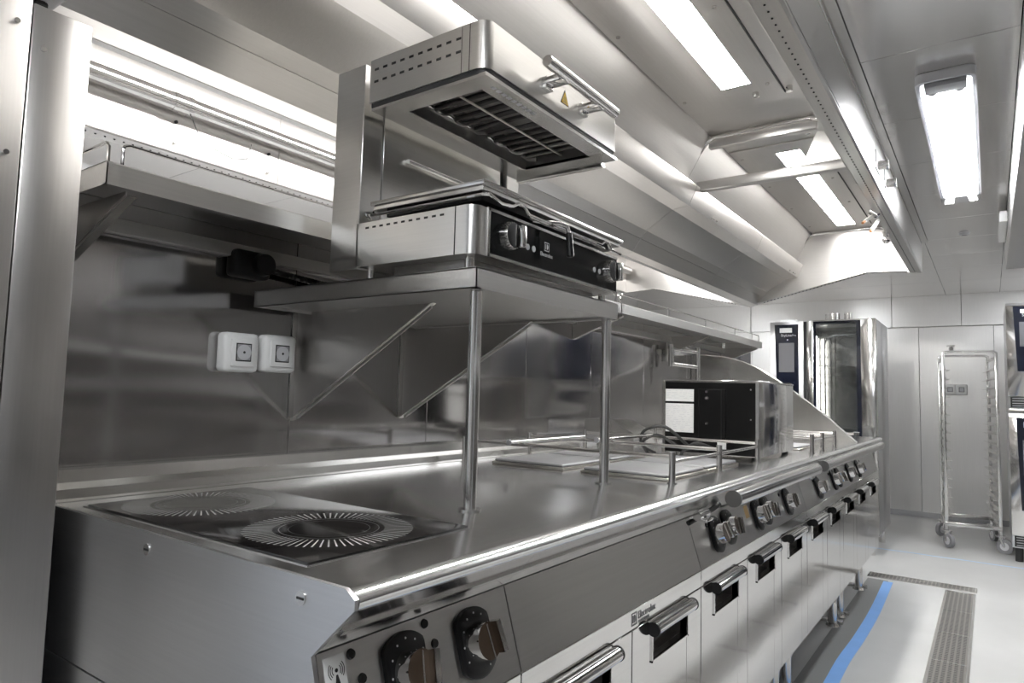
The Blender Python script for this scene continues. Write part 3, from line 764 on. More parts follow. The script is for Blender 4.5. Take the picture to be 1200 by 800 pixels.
pot_rail('tubular steel pot rail around the far hotplates by the curved screen', (2.90, 3.10, 3.38), -.585, -1.25, [(-1.05, 2.95, 3.3)])
# splash piece behind the rail
b = MB(); b.prism([(-1.30, .901), (-1.305, .95), (-1.36, .95), (-1.36, 1.014), (-1.235, 1.012), (-1.14, .962), (-1.14, .901)], 'Y', 2.43, 2.437, 'bright'); b.prism([(-1.36, 1.006), (-1.36, 1.014), (-1.235, 1.012), (-1.14, .962), (-1.14, .955), (-1.236, 1.005)], 'Y', 2.437, 2.62, 'bright')
tag(b.build('splash_cover', loc=(-1.25, 2.5, .9)), 'low sloping steel cover at the back of the worktop behind the pot rail', 'splash cover')

# black-backed appliance
ap = thing('countertop_appliance', 'boxy steel appliance showing its black rear panel and cables on the worktop', 'appliance', (-.81, 2.6, .9))
b = MB(); b.box(-.985, -.642, 2.352, 2.84, .912, 1.168, 'front', .002); b.box(-.987, -.640, 2.346, 2.842, 1.1685, 1.1735, 'bright', .001, 1); b.box(-.652, -.640, 2.346, 2.353, .908, 1.1685, 'bright', .001, 1); b.box(-.987, -.976, 2.346, 2.353, .908, 1.1685, 'bright', .001, 1); b.build('casing', ap)
b = MB(); b.box(-.976, -.652, 2.347, 2.352, .915, 1.1655, 'blackpaint'); b.box(-.850, -.752, 2.343, 2.347, .93, 1.142, 'blackpaint', .001, 1); b.box(-.770, -.766, 2.342, 2.3465, .93, 1.142, 'black'); bp_ = b.build('rear_panel', ap); tag(bp_, 'matt black rear panel')
for i, (x, z, r) in enumerate(((-.820, 1.132, .006), (-.820, 1.110, .008), (-.820, 1.02, .006), (-.665, 1.142, .0045), (-.665, 1.04, .0045))):
    b = MB(); b.cyl((x, 2.347 if x > -.8 else 2.343, z), (x, 2.338, z), r, 'chrome', 14, r2=r*.6); b.build('screw', bp_)
for (z0, z1) in ((1.096, 1.140), (.985, 1.088)):
    b = MB(); b.box(-.974, -.868, 2.3455, 2.347, z0, z1, 'paper'); pp = b.build('rating_plate', bp_); tag(pp, 'white rating sticker with faint grey print')
    b = MB(); rr = random.Random(int(z0*1000)); z = z1-.007
    while z > z0+.005:
        x = -.970
        while x < -.878:
            w = rr.uniform(.006, .02); b.poly([(x, 2.3453, z), (min(x+w, -.872), 2.3453, z), (min(x+w, -.872), 2.3453, z+.0012), (x, 2.3453, z+.0012)], 'lightgrey'); x += w+rr.uniform(.003, .02)
        z -= .0065
    b.build('print', pp)
for x in (-.96, -.665):
    for y in (2.39, 2.80):
        b = MB(); b.cyl((x, y, .9), (x, y, .914), .012, 'rubber', 12); b.build('foot', ap)
for pts in ([(-.83, 2.345, .935), (-.86, 2.30, .935), (-.93, 2.24, 1.005), (-1.0, 2.22, .99), (-1.02, 2.24, .94), (-.98, 2.27, .908)],
            [(-.86, 2.345, .93), (-.90, 2.30, .933), (-.96, 2.25, .975), (-1.01, 2.23, .95), (-1.0, 2.25, .907)],
            [(-.72, 2.345, .93), (-.76, 2.295, .933), (-.82, 2.25, .955), (-.86, 2.24, .93), (-.88, 2.25, .906)]):
    # smooth the path
    P = [Vector(p) for p in pts]; Q = []
    for i in range(len(P)-1):
        p0, p1, p2, p3 = P[max(0, i-1)], P[i], P[i+1], P[min(len(P)-1, i+2)]
        for s in range(6):
            u = s/6; Q.append(.5*((2*p1)+(-p0+p2)*u+(2*p0-5*p1+4*p2-p3)*u*u+(-p0+3*p1-3*p2+p3)*u**3))
    Q.append(P[-1])
    b = MB(); b.tube(Q, .0055, 'rubber', 8); b.build('cable', ap)
b = MB(); b.box(-.78, -.75, 2.338, 2.345, .925, .96, 'paper', .001, 1); b.build('cable_tag', ap)

# curved splash screen
arc = [(-1.30, .901), (-1.305, .95), (-1.445, .95), (-1.445, 1.362), (-1.407, 1.362), (-1.35, 1.360), (-1.295, 1.355), (-1.245, 1.347), (-1.196, 1.336), (-1.148, 1.321), (-1.10, 1.301), (-1.05, 1.276), (-1.006, 1.249), (-.96, 1.220), (-.916, 1.189), (-.872, 1.158), (-.829, 1.125), (-.786, 1.093), (-.744, 1.059), (-.70, 1.022), (-.661, .986), (-.61, .941), (-.566, .901)]
b = MB(); b.prism(arc, 'Y', 3.87, 3.878, 'bright')
scr = thing('splash_screen', 'tall quarter-round steel splash screen across the far end of the worktop', 'splash screen', (-1.0, 3.87, .9))
b.build('screen_sheet', scr)
b = MB(); b.tube([(x, 3.874, z) for x, z in arc[4:]], .005, 'bright', 8); b.build('rolled_edge', scr)
b = MB()
for z in (1.31, 1.12): b.cyl((-1.41, 3.862, z), (-1.41, 3.871, z), .006, 'bright', 10)
b.build('screw', scr)
t = thing('worktop_tap', 'short black-tipped steel tap at the far edge of the worktop', 'tap', (-.63, 4.15, .9))
b = MB(); b.cyl((-.66, 4.15, .9), (-.66, 4.15, .93), .009, 'chrome', 12); b.cyl((-.70, 4.15, .93), (-.62, 4.15, .935), .009, 'chrome', 12); b.build('tap_body', t)
b = MB(); b.cyl((-.62, 4.15, .935), (-.595, 4.15, .936), .011, 'black', 12); b.build('tap_tip', t)
# folding bracket on the wall
t = thing('wall_bracket', 'white tubular folding bracket mounted on the steel wall above the worktop', 'bracket', (-1.45, 3.5, 1.2))
b = MB(); b.cyl((-1.405, 3.45, 1.275), (-1.405, 3.45, 1.395), .016, 'bright', 16); b.box(-1.45, -1.41, 3.438, 3.462, 1.30, 1.37, 'bright', .004); b.build('pivot_post', t)
b = MB()
for z in (1.372, 1.290): b.cyl((-1.405, 3.45, z), (-1.31, 3.60, z-.012), .011, 'bright', 12)
b.cyl((-1.31, 3.60, 1.385), (-1.31, 3.60, 1.17), .013, 'bright', 14); b.build('swing_arm', t)

# ------------------------------------------------------------------ grill platform
pf = thing('raised_shelf', 'raised steel shelf on two front posts carrying the electric grill above the worktop', 'shelf', (-1.06, 1.19, .9))
x0, x1, y0, y1 = -1.40, -.735, .915, 1.468
b = MB(); b.box(x0, x1, y0, y1, 1.329, 1.332, 'shelf')
b.sheet([(x1, 1.3315), (x1, 1.294), (x1-.014, 1.294)], 'Y', y0, y1, -.002, 'shelf')
for (ya, yb) in ((y0, y0+.002), (y1-.002, y1)): b.box(-1.395, x1, ya, yb, 1.294, 1.3315, 'shelf')
b.box(-1.395, x1, y0, y0+.014, 1.294, 1.296, 'shelf'); b.box(-1.395, x1, y1-.014, y1, 1.294, 1.296, 'shelf')
b.box(-1.40, -1.392, y0, y1, 1.294, 1.332, 'shelf')
b.box(x0+.002, x1-.002, y0+.002, y1-.002, 1.3005, 1.3025, 'shelf')
b.build('shelf_board', pf)
for y in (.943, 1.452):
    b = MB(); b.cyl((-.757, y, .9), (-.757, y, 1.3005), .0118, 'tube', 20); p = b.build('post', pf)
    b = MB(); b.cyl((-.757, y, .9002), (-.757, y, .9035), .021, 'bright', 20); b.build('post_flange', p)
for y in (1.075, 1.462):
    b = MB(); b.prism([(-1.448, 1.300), (-.985, 1.300), (-.985, 1.288), (-1.43, 1.03), (-1.448, 1.03)], 'Y', y-.0015, y+.0015, 'column')
    b.sheet([(-1.445, 1.025), (-.985, 1.292), (-.975, 1.2985)], 'Y', y-.014, y+.002, .002, 'bright')
    b.box(-1.449, -1.446, y-.016, y+.012, 1.03, 1.298, 'bright')
    b.build('bracket', pf)

# ------------------------------------------------------------------ electric grill (salamander)
GL = (-.9, 1.2, 1.332)
gr = thing('electric_grill', 'stainless electric grill with a lifting heater head standing on the raised shelf', 'grill', GL)
gx0, gx1, gy0, gy1 = -1.072, -.757, .930, 1.503
b = MB()
b.prism(rrect(gx0, gx1, gy0, gy1, .022, (1, 0, 0, 1)), 'Z', 1.362, 1.4535, 'sal', True)
b.box(gx0+.03, gx1-.03, gy0+.03, gy1-.03, 1.4535, 1.456, 'liner')
for i in range(11):
    x = -1.045+i*.0205; b.box(x, x+.010, gy0-.0006, gy0+.001, 1.4395, 1.4435, 'ink')
b.box(-.803, -.801, gy0-.0006, gy0+.001, 1.362, 1.4535, 'dark')
b.build('base_body', gr)
b = MB(); b.box(gx1-.001, gx1+.004, .975, 1.495, 1.368, 1.449, 'blackgloss', .001, 1); b.box(gx1-.001, gx1+.0035, .970, 1.499, 1.449, 1.4545, 'bright'); b.box(gx1-.001, gx1+.0035, .968, .975, 1.362, 1.4545, 'bright'); b.box(gx1-.001, gx1+.0035, .970, 1.499, 1.362, 1.368, 'bright')
fp = b.build('control_panel', gr); tag(fp, 'glossy black control panel with bright edges')
for y, s in ((1.028, 0), (1.447, 0)):
    b = MB(); b.cyl((gx1+.004, y, 1.411), (gx1+.022, y, 1.411), .026, 'chrome', 30, r2=.024, capmat='black')
    b.box(gx1+.018, gx1+.036, y+.008, y+.022, 1.389, 1.433, 'chrome', .003); b.box(gx1+.0222, gx1+.026, y-.002, y+.001, 1.391, 1.431, 'bright')
    for i in range(24):
        a = 2*PI*i/24; b.cyl((gx1+.006, y+.0262*math.cos(a), 1.411+.0262*math.sin(a)), (gx1+.020, y+.0248*math.cos(a), 1.411+.0248*math.sin(a)), .0014, 'bright', 6)
    b.build('control_knob', fp)
for y in (1.098, 1.120, 1.378, 1.403):
    b = MB(); b.cyl((gx1+.004, y, 1.404), (gx1+.0055, y, 1.404), .0062, 'lightgrey', 14); b.build('indicator', fp)
b = MB(); F = frame2(b, (gx1+.0046, 1.160, 1.408), (0, 1, 0), (0, 0, 1), (1, 0, 0)); emblem(b, F, .019, 'greyink'); tag(b.build('maker_emblem', fp), 'small silver printed emblem')
tag(lettering('maker_lettering', 'Electrolux', .0115, 'greyink', (gx1+.0046, 1.145, 1.3965), (0, 1, 0), (0, 0, 1), fp, .0003), 'small silver printed lettering')
for x in (-1.05, -.785):
    for y in (.955, 1.478):
        b = MB(); b.cyl((x, y, 1.332), (x, y, 1.363), .009, 'tube', 14); b.build('foot', gr)
b = MB(); b.box(-1.0, -.80, .97, 1.46, 1.345, 1.3625, 'liner', .002); b.build('under_tray', gr)
# rear column
b = MB(); b.box(-1.154, -1.066, .930, 1.503, 1.358, 1.385, 'sal', .001, 1)
b.box(-1.154, -1.066, .930, .985, 1.38, 1.80, 'sal', .0015, 1); b.box(-1.154, -1.066, 1.448, 1.503, 1.38, 1.80, 'sal', .0015, 1)
b.box(-1.154, -1.082, .985, 1.448, 1.385, 1.80, 'sal'); b.build('rear_column', gr)
b = MB()
for y in (.987, 1.437): b.box(-1.083, -1.080, y, y+.009, 1.46, 1.72, 'ink'); 
b.build('guide_slot', gr)
b = MB(); b.box(-1.082, -1.076, 1.00, 1.43, 1.47, 1.79, 'sal', .001, 1); b.cyl((-1.07, 1.07, 1.63), (-1.07, 1.33, 1.63), .006, 'bright', 10); b.build('back_reflector', gr)
# rack plate and wire rack
b = MB(); b.box(-1.035, -.736, .930, 1.494, 1.487, 1.4955, 'bright', .0015, 2); b.box(-1.03, -.742, .936, 1.488, 1.478, 1.487, 'bright', .001, 1); b.box(-1.01, -.76, .955, 1.47, 1.466, 1.478, 'black'); b.build('cooking_plate', gr)
b = MB()
fx = -.738
b.tube([(-1.04, .940, 1.470), (-.80, .940, 1.470), (fx-.01, .943, 1.472), (fx, .950, 1.472), (fx+.002, .985, 1.462), (fx+.002, 1.02, 1.466), (fx+.004, 1.035, 1.474), (fx+.004, 1.055, 1.474), (fx+.002, 1.075, 1.462), (fx+.002, 1.38, 1.462), (fx+.004, 1.395, 1.472), (fx+.004, 1.41, 1.472), (fx+.002, 1.43, 1.460), (fx+.002, 1.48, 1.458)], .0034, 'chrome', 8)
b.tube([(fx, 1.08, 1.4575), (fx, 1.40, 1.4575)], .0028, 'chrome', 8)
b.tube([(-1.045, .952, 1.458), (-1.05, .938, 1.468), (-1.05, .934, 1.476), (-1.03, .936, 1.474)], .003, 'chrome', 8)
wr = b.build('wire_rack', gr)
b = MB(); b.tube([(fx-.02, 1.12, 1.464), (fx+.010, 1.175, 1.466), (fx+.022, 1.19, 1.462), (fx+.025, 1.193, 1.446)], .0045, 'chrome', 10)
b.build('lever_arm', wr)
b = MB(); b.cyl((fx+.025, 1.193, 1.448), (fx+.027, 1.196, 1.400), .0065, 'black', 14, r2=.0085); b.ball((fx+.027, 1.196, 1.400), .0085, 'black', 10, (1, 1, .5)); b.build('lever_grip', wr)
# lifting heater head
hx0, hx1, hy0, hy1 = -1.045, -.737, .925, 1.462
head = bpy.data.objects.new('heater_head', None); COL.objects.link(head); head.parent = gr; head.location = Vector((-.9, 1.2, 1.70))-Vector(GL)
O = rrect(hx0, hx1, hy0, hy1, .024, (1, 0, 0, 1)); I = rrect(hx0+.004, hx1-.004, hy0+.004, hy1-.004, .021, (1, 0, 0, 1))
b = MB(); b.ring(O, I, 1.7055, 1.797, 'sal'); b.prism(rrect(hx0+.001, hx1-.001, hy0+.001, hy1-.001, .023, (1, 0, 0, 1)), 'Z', 1.795, 1.7985, 'sal')
b.prism(I, 'Z', 1.752, 1.756, 'liner')
for r_, z in ((0, 1.7725), (1, 1.7465)):
    for i in range(10):
        x = -1.032+i*.0247; b.box(x, x+.012, hy0-.0006, hy0+.001, z, z+.0048, 'ink')
b.box(-.796, -.795, hy0-.0005, hy0+.001, 1.7055, 1.797, 'dark'); b.box(-.777, -.7755, hy0-.0005, hy0+.001, 1.7055, 1.797, 'dark')
b.build('head_casing', head)
b = MB(); b.ring(rrect(hx0+.004, hx1-.003, hy0+.003, hy1-.003, .022, (1, 0, 0, 1)), rrect(hx0+.012, hx1-.012, hy0+.012, hy1-.012, .018, (1, 0, 0, 1)), 1.696, 1.7060, 'rubber'); b.build('gasket', head)
b = MB()
def slab(mb, x0, x1, y0, y1, z0, z1, hole, mat):
    a, c, d, e = hole
    mb.box(x0, a, y0, y1, z0, z1, mat); mb.box(c, x1, y0, y1, z0, z1, mat); mb.box(a, c, y0, d, z0, z1, mat); mb.box(a, c, e, y1, z0, z1, mat)
b.bm.free(); b = MB(); slab(b, hx0+.004, hx1-.002, hy0+.004, hy1-.004, 1.6895, 1.6965, (-.975, -.782, .972, 1.402), 'bright')
for i in range(9):
    y = .975+i*.017; b.box(-.764, -.756, y, y+.010, 1.6885, 1.6897, 'lightgrey')
b.build('lower_frame', head)
b = MB()
for (a, c, d, e) in ((-.977, -.973, .972, 1.402), (-.784, -.780, .972, 1.402), (-.975, -.782, .968, .972), (-.975, -.782, 1.402, 1.406)): b.box(a, c, d, e, 1.690, 1.752, 'liner')
b.build('element_recess', head)
for (ya, yb, nb) in ((.985, 1.185, 3), (1.20, 1.395, 3)):
    pts = []; st = (yb-ya)/(nb*2)
    for i in range(nb*2):
        y = ya+st*(i+.5); xa, xb = (-.955, -.795) if i % 2 == 0 else (-.795, -.955)
        pts += [(xa, y, 1.716), (xb, y, 1.716)]
        if i < nb*2-1:
            s = 1 if xb > xa else -1
            for k in (1, 2, 3): a = -PI/2+PI*k/4; pts.append((xb+s*.008*math.cos(a), y+st/2+st/2*math.sin(a), 1.716))
    b = MB(); b.tube(pts, .0055, 'coil', 8); b.build('heating_element', head)
    b = MB()
    b.cyl((-.968, ya+.03, 1.722), (-.968, yb-.02, 1.722), .005, 'chrome', 10); b.tube([(-.968, yb-.02, 1.722), (-.955, yb-.005, 1.712), (-.935, yb, 1.710)], .006, 'liner', 8); b.build('element_terminal', head)
b = MB(); b.cyl((-.865, .972, 1.7085), (-.865, 1.402, 1.7085), .0024, 'rim', 8); b.build('element_support', head)
b = MB(); b.box(-1.02, -.765, 1.428, 1.434, 1.672, 1.6895, 'bright'); b.cyl((-1.02, 1.440, 1.676), (-.765, 1.440, 1.676), .006, 'bright', 10); b.build('drip_rail', head)
b = MB(); b.cyl((-.688, 1.055, 1.757), (-.688, 1.345, 1.757), .0115, 'tube', 24); hd = b.build('handle', head)
for y in (1.125, 1.275):
    b = MB(); b.box(-.738, -.686, y-.015, y+.015, 1.743, 1.757, 'chrome', .002); b.box(-.738, -.725, y-.014, y+.014, 1.735, 1.760, 'chrome', .002); b.build('handle_bracket', hd)
b = MB(); F = frame2(b, (hx1+.0006, 1.185, 1.735), (0, 1, 0), (0, 0, 1), (1, 0, 0))
b.poly([F(0, 0), F(.036, 0), F(.018, .033)], 'ink'); ws = b.build('warning_sticker', head); tag(ws, 'yellow triangular warning sticker')
b = MB(); F = frame2(b, (hx1+.001, 1.185, 1.735), (0, 1, 0), (0, 0, 1), (1, 0, 0)); b.poly([F(.0035, .002), F(.0325, .002), F(.018, .029)], 'yellow')
for k in range(3):
    u = .0125+k*.004; F2 = frame2(b, (hx1+.0013, 1.185, 1.735), (0, 1, 0), (0, 0, 1), (1, 0, 0))
    for j in range(4):
        d = .0012*(1 if j % 2 else -1); b.poly([F2(u+d, .006+j*.0028), F2(u+d+.0014, .006+j*.0028), F2(u-d+.0014, .0088+j*.0028), F2(u-d, .0088+j*.0028)], 'ink')
b.poly([F2(.010, .0045), F2(.026, .0045), F2(.026, .0056), F2(.010, .0056)], 'ink')
b.build('hot_surface_symbol', ws)

# ------------------------------------------------------------------ wall shelves with wire guards
def wall_shelf(label, ya, yb, brk, guard):
    t = thing('wall_shelf', label, 'shelf', (-1.33, (ya+yb)/2, 1.44), 'long steel wall shelves')
    b = MB(); b.sheet([(-1.448, 1.502), (-1.446, 1.482), (-1.203, 1.482), (-1.20, 1.479), (-1.20, 1.442), (-1.213, 1.442)], 'Y', ya, yb, -.002, 'shelf')
    b.box(-1.44, -1.20, ya, ya+.002, 1.442, 1.482, 'shelf'); b.box(-1.44, -1.20, yb-.002, yb, 1.442, 1.482, 'shelf')
    b.box(-1.447, -1.425, ya, yb, 1.410, 1.440, 'shelf', .001, 1); b.build('shelf_board', t)
    for y in brk:
        b = MB(); b.prism([(-1.448, 1.441), (-1.215, 1.441), (-1.215, 1.433), (-1.44, 1.345), (-1.448, 1.345)], 'Y', y-.0015, y+.0015, 'column')
        b.sheet([(-1.448, 1.343), (-1.215, 1.434)], 'Y', y-.002, y+.018, .002, 'bright'); b.build('bracket', t)
    for (ga, gb) in guard:
        b = MB(); x = -1.215; z0, z1 = 1.482, 1.522
        n = max(1, round((gb-ga)/.45))
        b.tube([(x, ga, z0), (x, ga, z1-.010), (x, ga+.003, z1-.003), (x, ga+.010, z1), (x, gb-.010, z1), (x, gb-.003, z1-.003), (x, gb, z1-.010), (x, gb, z0)], .0028, 'chrome', 8)
        for i in range(1, n): b.cyl((x, ga+(gb-ga)*i/n, z0), (x, ga+(gb-ga)*i/n, z1), .0022, 'chrome', 8)
        b.build('wire_guard', t)
    b = MB(); x0, x1 = -1.42, -1.222; y = ya+.010
    b.tube([(x0, y, 1.482), (x0, y, 1.514), (x0+.010, y, 1.522), (x1-.010, y, 1.522), (x1, y, 1.514), (x1, y, 1.482)], .0028, 'chrome', 8); b.build('end_guard', t)
    return t
wall_shelf('steel wall shelf with wire guard at the near end, left of the grill', .495, 2.428, (.535, 1.35), [(.525, 1.45), (1.47, 2.40)])
wall_shelf('steel wall shelf with wire guard farther along, above the black-backed appliance', 2.434, 4.47, (2.47, 3.50, 4.42), [(2.45, 4.45)])

# ------------------------------------------------------------------ sockets and cable box on the wall
def wall_socket(label, y, z, s=.098, x=WX, group=None):
    s *= .93
    t = thing('wall_socket', label, 'socket', (x, y, z), group)
    b = MB(); b.box(x+.0005, x+.038, y-s/2, y+s/2, z-s/2, z+s/2, 'white', .011, 4); b.build('housing', t)
    b = MB(); b.box(x+.034, x+.0435, y-s*.33, y+s*.33, z-s*.36, z+s*.34, 'white', .003, 2); b.build('lid', t)
    b = MB(); b.box(x+.043, x+.0445, y-s*.215, y+s*.215, z-s*.23, z+s*.23, 'ink', .0005, 1); b.box(x+.0443, x+.0452, y-s*.185, y+s*.185, z-s*.20, z+s*.20, 'grey'); b.cyl((x+.045, y, z), (x+.0458, y, z), .018, 'lightgrey', 20); b.cyl((x+.0457, y, z), (x+.0463, y, z), .003, 'ink', 10); b.build('window', t)
    return t
wall_socket('white square wall socket, nearer one of the pair left of the shelf bracket', .900, 1.187)
wall_socket('white square wall socket on the steel wall, the one right beside the shelf bracket', 1.004, 1.190)
t = thing('cable_box', 'black cable outlet box on the wall below the near shelf', 'outlet box', (WX, .905, 1.39))
b = MB(); b.box(WX+.0005, WX+.045, .865, .962, 1.363, 1.428, 'black', .012, 3); b.build('box_body', t)
b = MB(); b.cyl((WX+.04, .935, 1.397), (WX+.062, .935, 1.397), .028, 'black', 26, r2=.025); b.build('round_cap', t)
pts = [(WX+.03, .955+.42*i/40, 1.392-.010*math.sin(i/40*PI)-.004*i/40) for i in range(41)]
b = MB(); b.tube(pts, .0065, 'black', 10)
for i in range(1, 40): b.cyl(Vector(pts[i])-Vector((0, .002, 0)), Vector(pts[i])+Vector((0, .002, 0)), .0082, 'black', 10)
b.build('corrugated_cable', t)

# ------------------------------------------------------------------ combi ovens
def oven_controls(parent, x0, x1, y, z0, z1):
    b = MB(); b.prism([(x0, z1), (x1, z1), (x1+.002, z0), (x0+.018, z0)], 'Y', y-.006, y-.0005, 'navy'); c = b.build('control_panel', parent); tag(c, 'dark blue glass control panel')
    w = x1-x0
    b = MB(); b.box(x0+w*.18, x1-w*.17, y-.0075, y-.006, z0+(z1-z0)*.38, z0+(z1-z0)*.76, 'screen'); b.build('touch_screen', c)
    b = MB(); b.box(x0+w*.22, x1-w*.26, y-.0075, y-.006, z0+(z1-z0)*.895, z0+(z1-z0)*.955, 'paper'); b.build('name_plate', c)
    lettering('model_lettering', 'SkyLine', w*.15, 'white', (x0+w*.27, y-.0068, z0+(z1-z0)*.845), (1, 0, 0), (0, 0, 1), c, .0004)
    lettering('model_lettering', 'Pro', w*.12, 'greyink', (x0+w*.74, y-.0068, z0+(z1-z0)*.847), (1, 0, 0), (0, 0, 1), c, .0004)
    b = MB(); b.cyl((x0+w*.55, y-.0065, z0+(z1-z0)*.80), (x0+w*.55, y-.007, z0+(z1-z0)*.80), w*.03, 'greyink', 12); b.build('status_light', c)
    b = MB(); b.cyl((x0+w*.58, y-.006, z0+(z1-z0)*.20), (x0+w*.58, y-.022, z0+(z1-z0)*.20), w*.17, 'chrome', 24, r2=w*.15); b.build('dial', c)
    return c
# tall oven beyond the worktop
OY = 5.55
ov = thing('combi_oven', 'tall steel combi oven with a glass door beyond the end of the worktop', 'oven', (-1.05, 5.9, 0))
ox0, ox1 = -1.425, -.677
b = MB()
b.box(ox0, -1.178, OY, 6.25, .14, 1.728, 'end', .003); b.box(-1.178, ox1, OY+.30, 6.25, .14, 1.730, 'end', .003)
b.box(-1.178, ox1, OY+.052, OY+.30, .14, .38, 'end'); b.box(-1.178, ox1, OY+.052, OY+.30, 1.70, 1.730, 'end'); b.box(-1.178, -1.12, OY+.052, OY+.30, .38, 1.70, 'end'); b.box(-.75, ox1, OY+.052, OY+.30, .38, 1.70, 'end')
b.build('cabinet', ov)
b = MB(); b.box(-1.12, -.75, OY+.285, OY+.30, .38, 1.70, 'ovenin'); b.box(-1.12, -1.116, OY+.06, OY+.285, .38, 1.70, 'ovenin'); b.box(-.754, -.75, OY+.06, OY+.285, .38, 1.70, 'ovenin'); b.build('cavity_lining', ov)
b = MB(); dz0, dz1 = .16, 1.732
b.box(-1.153, -1.104, OY, OY+.05, dz0, dz1, 'front', .004); b.box(-.778, ox1+.002, OY, OY+.05, dz0, dz1, 'front', .004); b.box(-1.105, -.777, OY, OY+.05, 1.722, dz1, 'front'); b.box(-1.105, -.777, OY, OY+.05, dz0, .40, 'front')
dr = b.build('door', ov)
b = MB(); b.box(-1.104, -.778, OY+.008, OY+.014, .40, 1.722, 'ovenglass'); b.build('door_glass', dr)
b = MB(); b.box(-1.104, -1.090, OY+.006, OY+.03, .40, 1.722, 'navy'); b.box(-.806, -.778, OY+.006, OY+.03, .40, 1.722, 'navy'); b.box(-1.09, -.806, OY+.006, OY+.03, 1.706, 1.722, 'navy'); b.build('glass_border', dr)
b = MB()
for x in (-1.085, -1.045, -1.0, -.97): b.cyl((x, OY+.12, .45), (x, OY+.12, 1.60), .005, 'chrome', 8)
for i in range(16): b.box(-1.09, -.965, OY+.09, OY+.20, .50+i*.068, .503+i*.068, 'bright')
b.tube([(-1.04, OY+.10, 1.48), (-1.04, OY+.10, 1.56), (-1.02, OY+.10, 1.60), (-.96, OY+.10, 1.62), (-.80, OY+.10, 1.62)], .007, 'chrome', 8)
b.build('shelf_ladder', ov)
for z in (1.38, 1.26, 1.14, 1.02, .9):
    b = MB(); b.box(-.96, -.765, OY+.07, OY+.27, z, z+.004, 'bright'); b.build('tray_shelf', ov)
b = MB(); b.box(-1.112, -1.106, OY+.10, OY+.16, .55, 1.62, 'ovenlamp'); tag(b.build('oven_lamp', ov), 'lit lamp strip inside the oven')
b = MB(); b.prism([(-.93, 1.16), (-.95, 1.5), (-.88, 1.47), (-.86, 1.22)], 'Y', OY+.20, OY+.203, 'ovenin'); b.build('fan_guard', ov)
b = MB(); b.box(-1.177, -1.154, OY+.01, OY+.06, .16, 1.725, 'dark'); b.build('hinge_gap', ov)
oven_controls(ov, -1.39, -1.213, OY, 1.10, 1.705)
b = MB(); b.cyl((-1.0, 5.75, 1.729), (-1.0, 5.75, 1.80), .055, 'bright', 24); b.build('vent_pipe', ov)
b = MB(); b.cyl((-.89, 5.75, 1.729), (-.89, 5.75, 1.805), .028, 'bright', 20); b.build('vent_pipe', ov)
b = MB(); b.box(-1.36, -1.24, 5.60, 5.66, 1.728, 1.75, 'white'); b.build('top_cover', ov)
for x in (-1.37, -.73):
    for y in (5.62, 6.18):
        b = MB(); b.cyl((x, y, 0), (x, y, .145), .024, 'tube', 14); b.build('foot', ov)
# stacked pair at the right edge
def deck_oven(label, z0, z1, feet):
    y = 6.1; t = thing('combi_oven', label, 'oven', (.5, 6.5, z0), 'stacked combi ovens at the right edge')
    b = MB(); b.box(.105, .95, y, 6.95, z0, z1, 'end', .004); b.build('cabinet', t)
    b = MB(); b.box(.105, .36, y-.028, y, z0+.09, z1-.02, 'front', .004); b.build('control_column', t)
    b = MB(); b.box(.37, .95, y-.03, y, z0+.09, z1-.01, 'front', .004); d = b.build('door', t)
    b = MB(); b.box(.43, .90, y-.034, y-.030, z0+.14, z1-.06, 'navy', .001, 1); b.build('door_glass', d)
    b = MB(); b.box(.12, .90, y-.012, y, z0+.01, z0+.085, 'ink')
    for i in range(4): b.box(.13, .90, y-.018, y-.010, z0+.018+i*.018, z0+.024+i*.018, 'grey')
    b.build('air_grille', t)
    oven_controls(t, .148, .34, y-.028, z0+.27, z1-.03)
    if feet:
        for x in (.145, .90):
            for yy in (6.14, 6.88):
                b = MB(); b.cyl((x, yy, 0), (x, yy, z0+.002), .024, 'rubber', 14); b.build('foot', t)
    return t
deck_oven('upper oven of the stacked pair at the right edge of the photo', 1.092, 1.865, False)
deck_oven('lower oven of the stacked pair, standing on short feet', .10, 1.058, True)
b = MB(); b.box(.105, .95, 6.1, 6.95, 1.058, 1.092, 'bright', .003); tag(b.build('stacking_plate', loc=(.5, 6.5, 1.06)), 'bright steel plate between the two stacked ovens', 'plate')

# ------------------------------------------------------------------ rack trolley
RW, RD = .345, .53
ro = Vector((-.300, 6.34, 0)); ang = math.radians(5.9)
rk = thing('rack_trolley', 'tall steel tray rack on four castors in front of the far wall', 'trolley', ro, None, 0.)
for (x, y) in ((0, 0), (RW, 0), (0, RD), (RW, RD)):
    b = MB(); b.box(ro.x+x-.011, ro.x+x+.011, ro.y+y-.011, ro.y+y+.011, .16, 1.515, 'bright', .003); b.build('upright', rk)
for (x0, y0, x1, y1) in ((0, 0, RW, 0), (0, RD, RW, RD)):
    b = MB(); b.tube([ro+Vector((x0, y0, 1.49)), ro+Vector((x0, y0, 1.515)), ro+Vector((x0+.02, y0, 1.526)), ro+Vector((x1-.02, y1, 1.526)), ro+Vector((x1, y1, 1.515)), ro+Vector((x1, y1, 1.49))], .0105, 'bright', 10); b.build('top_bar', rk)
for x in (0, RW):
    b = MB(); b.box(ro.x+x-.009, ro.x+x+.009, ro.y, ro.y+RD, 1.47, 1.49, 'bright', .002); b.build('side_bar', rk)
b = MB()
for (x0, x1, y0, y1) in ((-.012, RW+.012, -.012, .012), (-.012, RW+.012, RD-.012, RD+.012), (-.012, .012, 0, RD), (RW-.012, RW+.012, 0, RD)):
    b.box(ro.x+x0, ro.x+x1, ro.y+y0, ro.y+y1, .165, .195, 'bright', .003)
b.build('base_frame', rk)
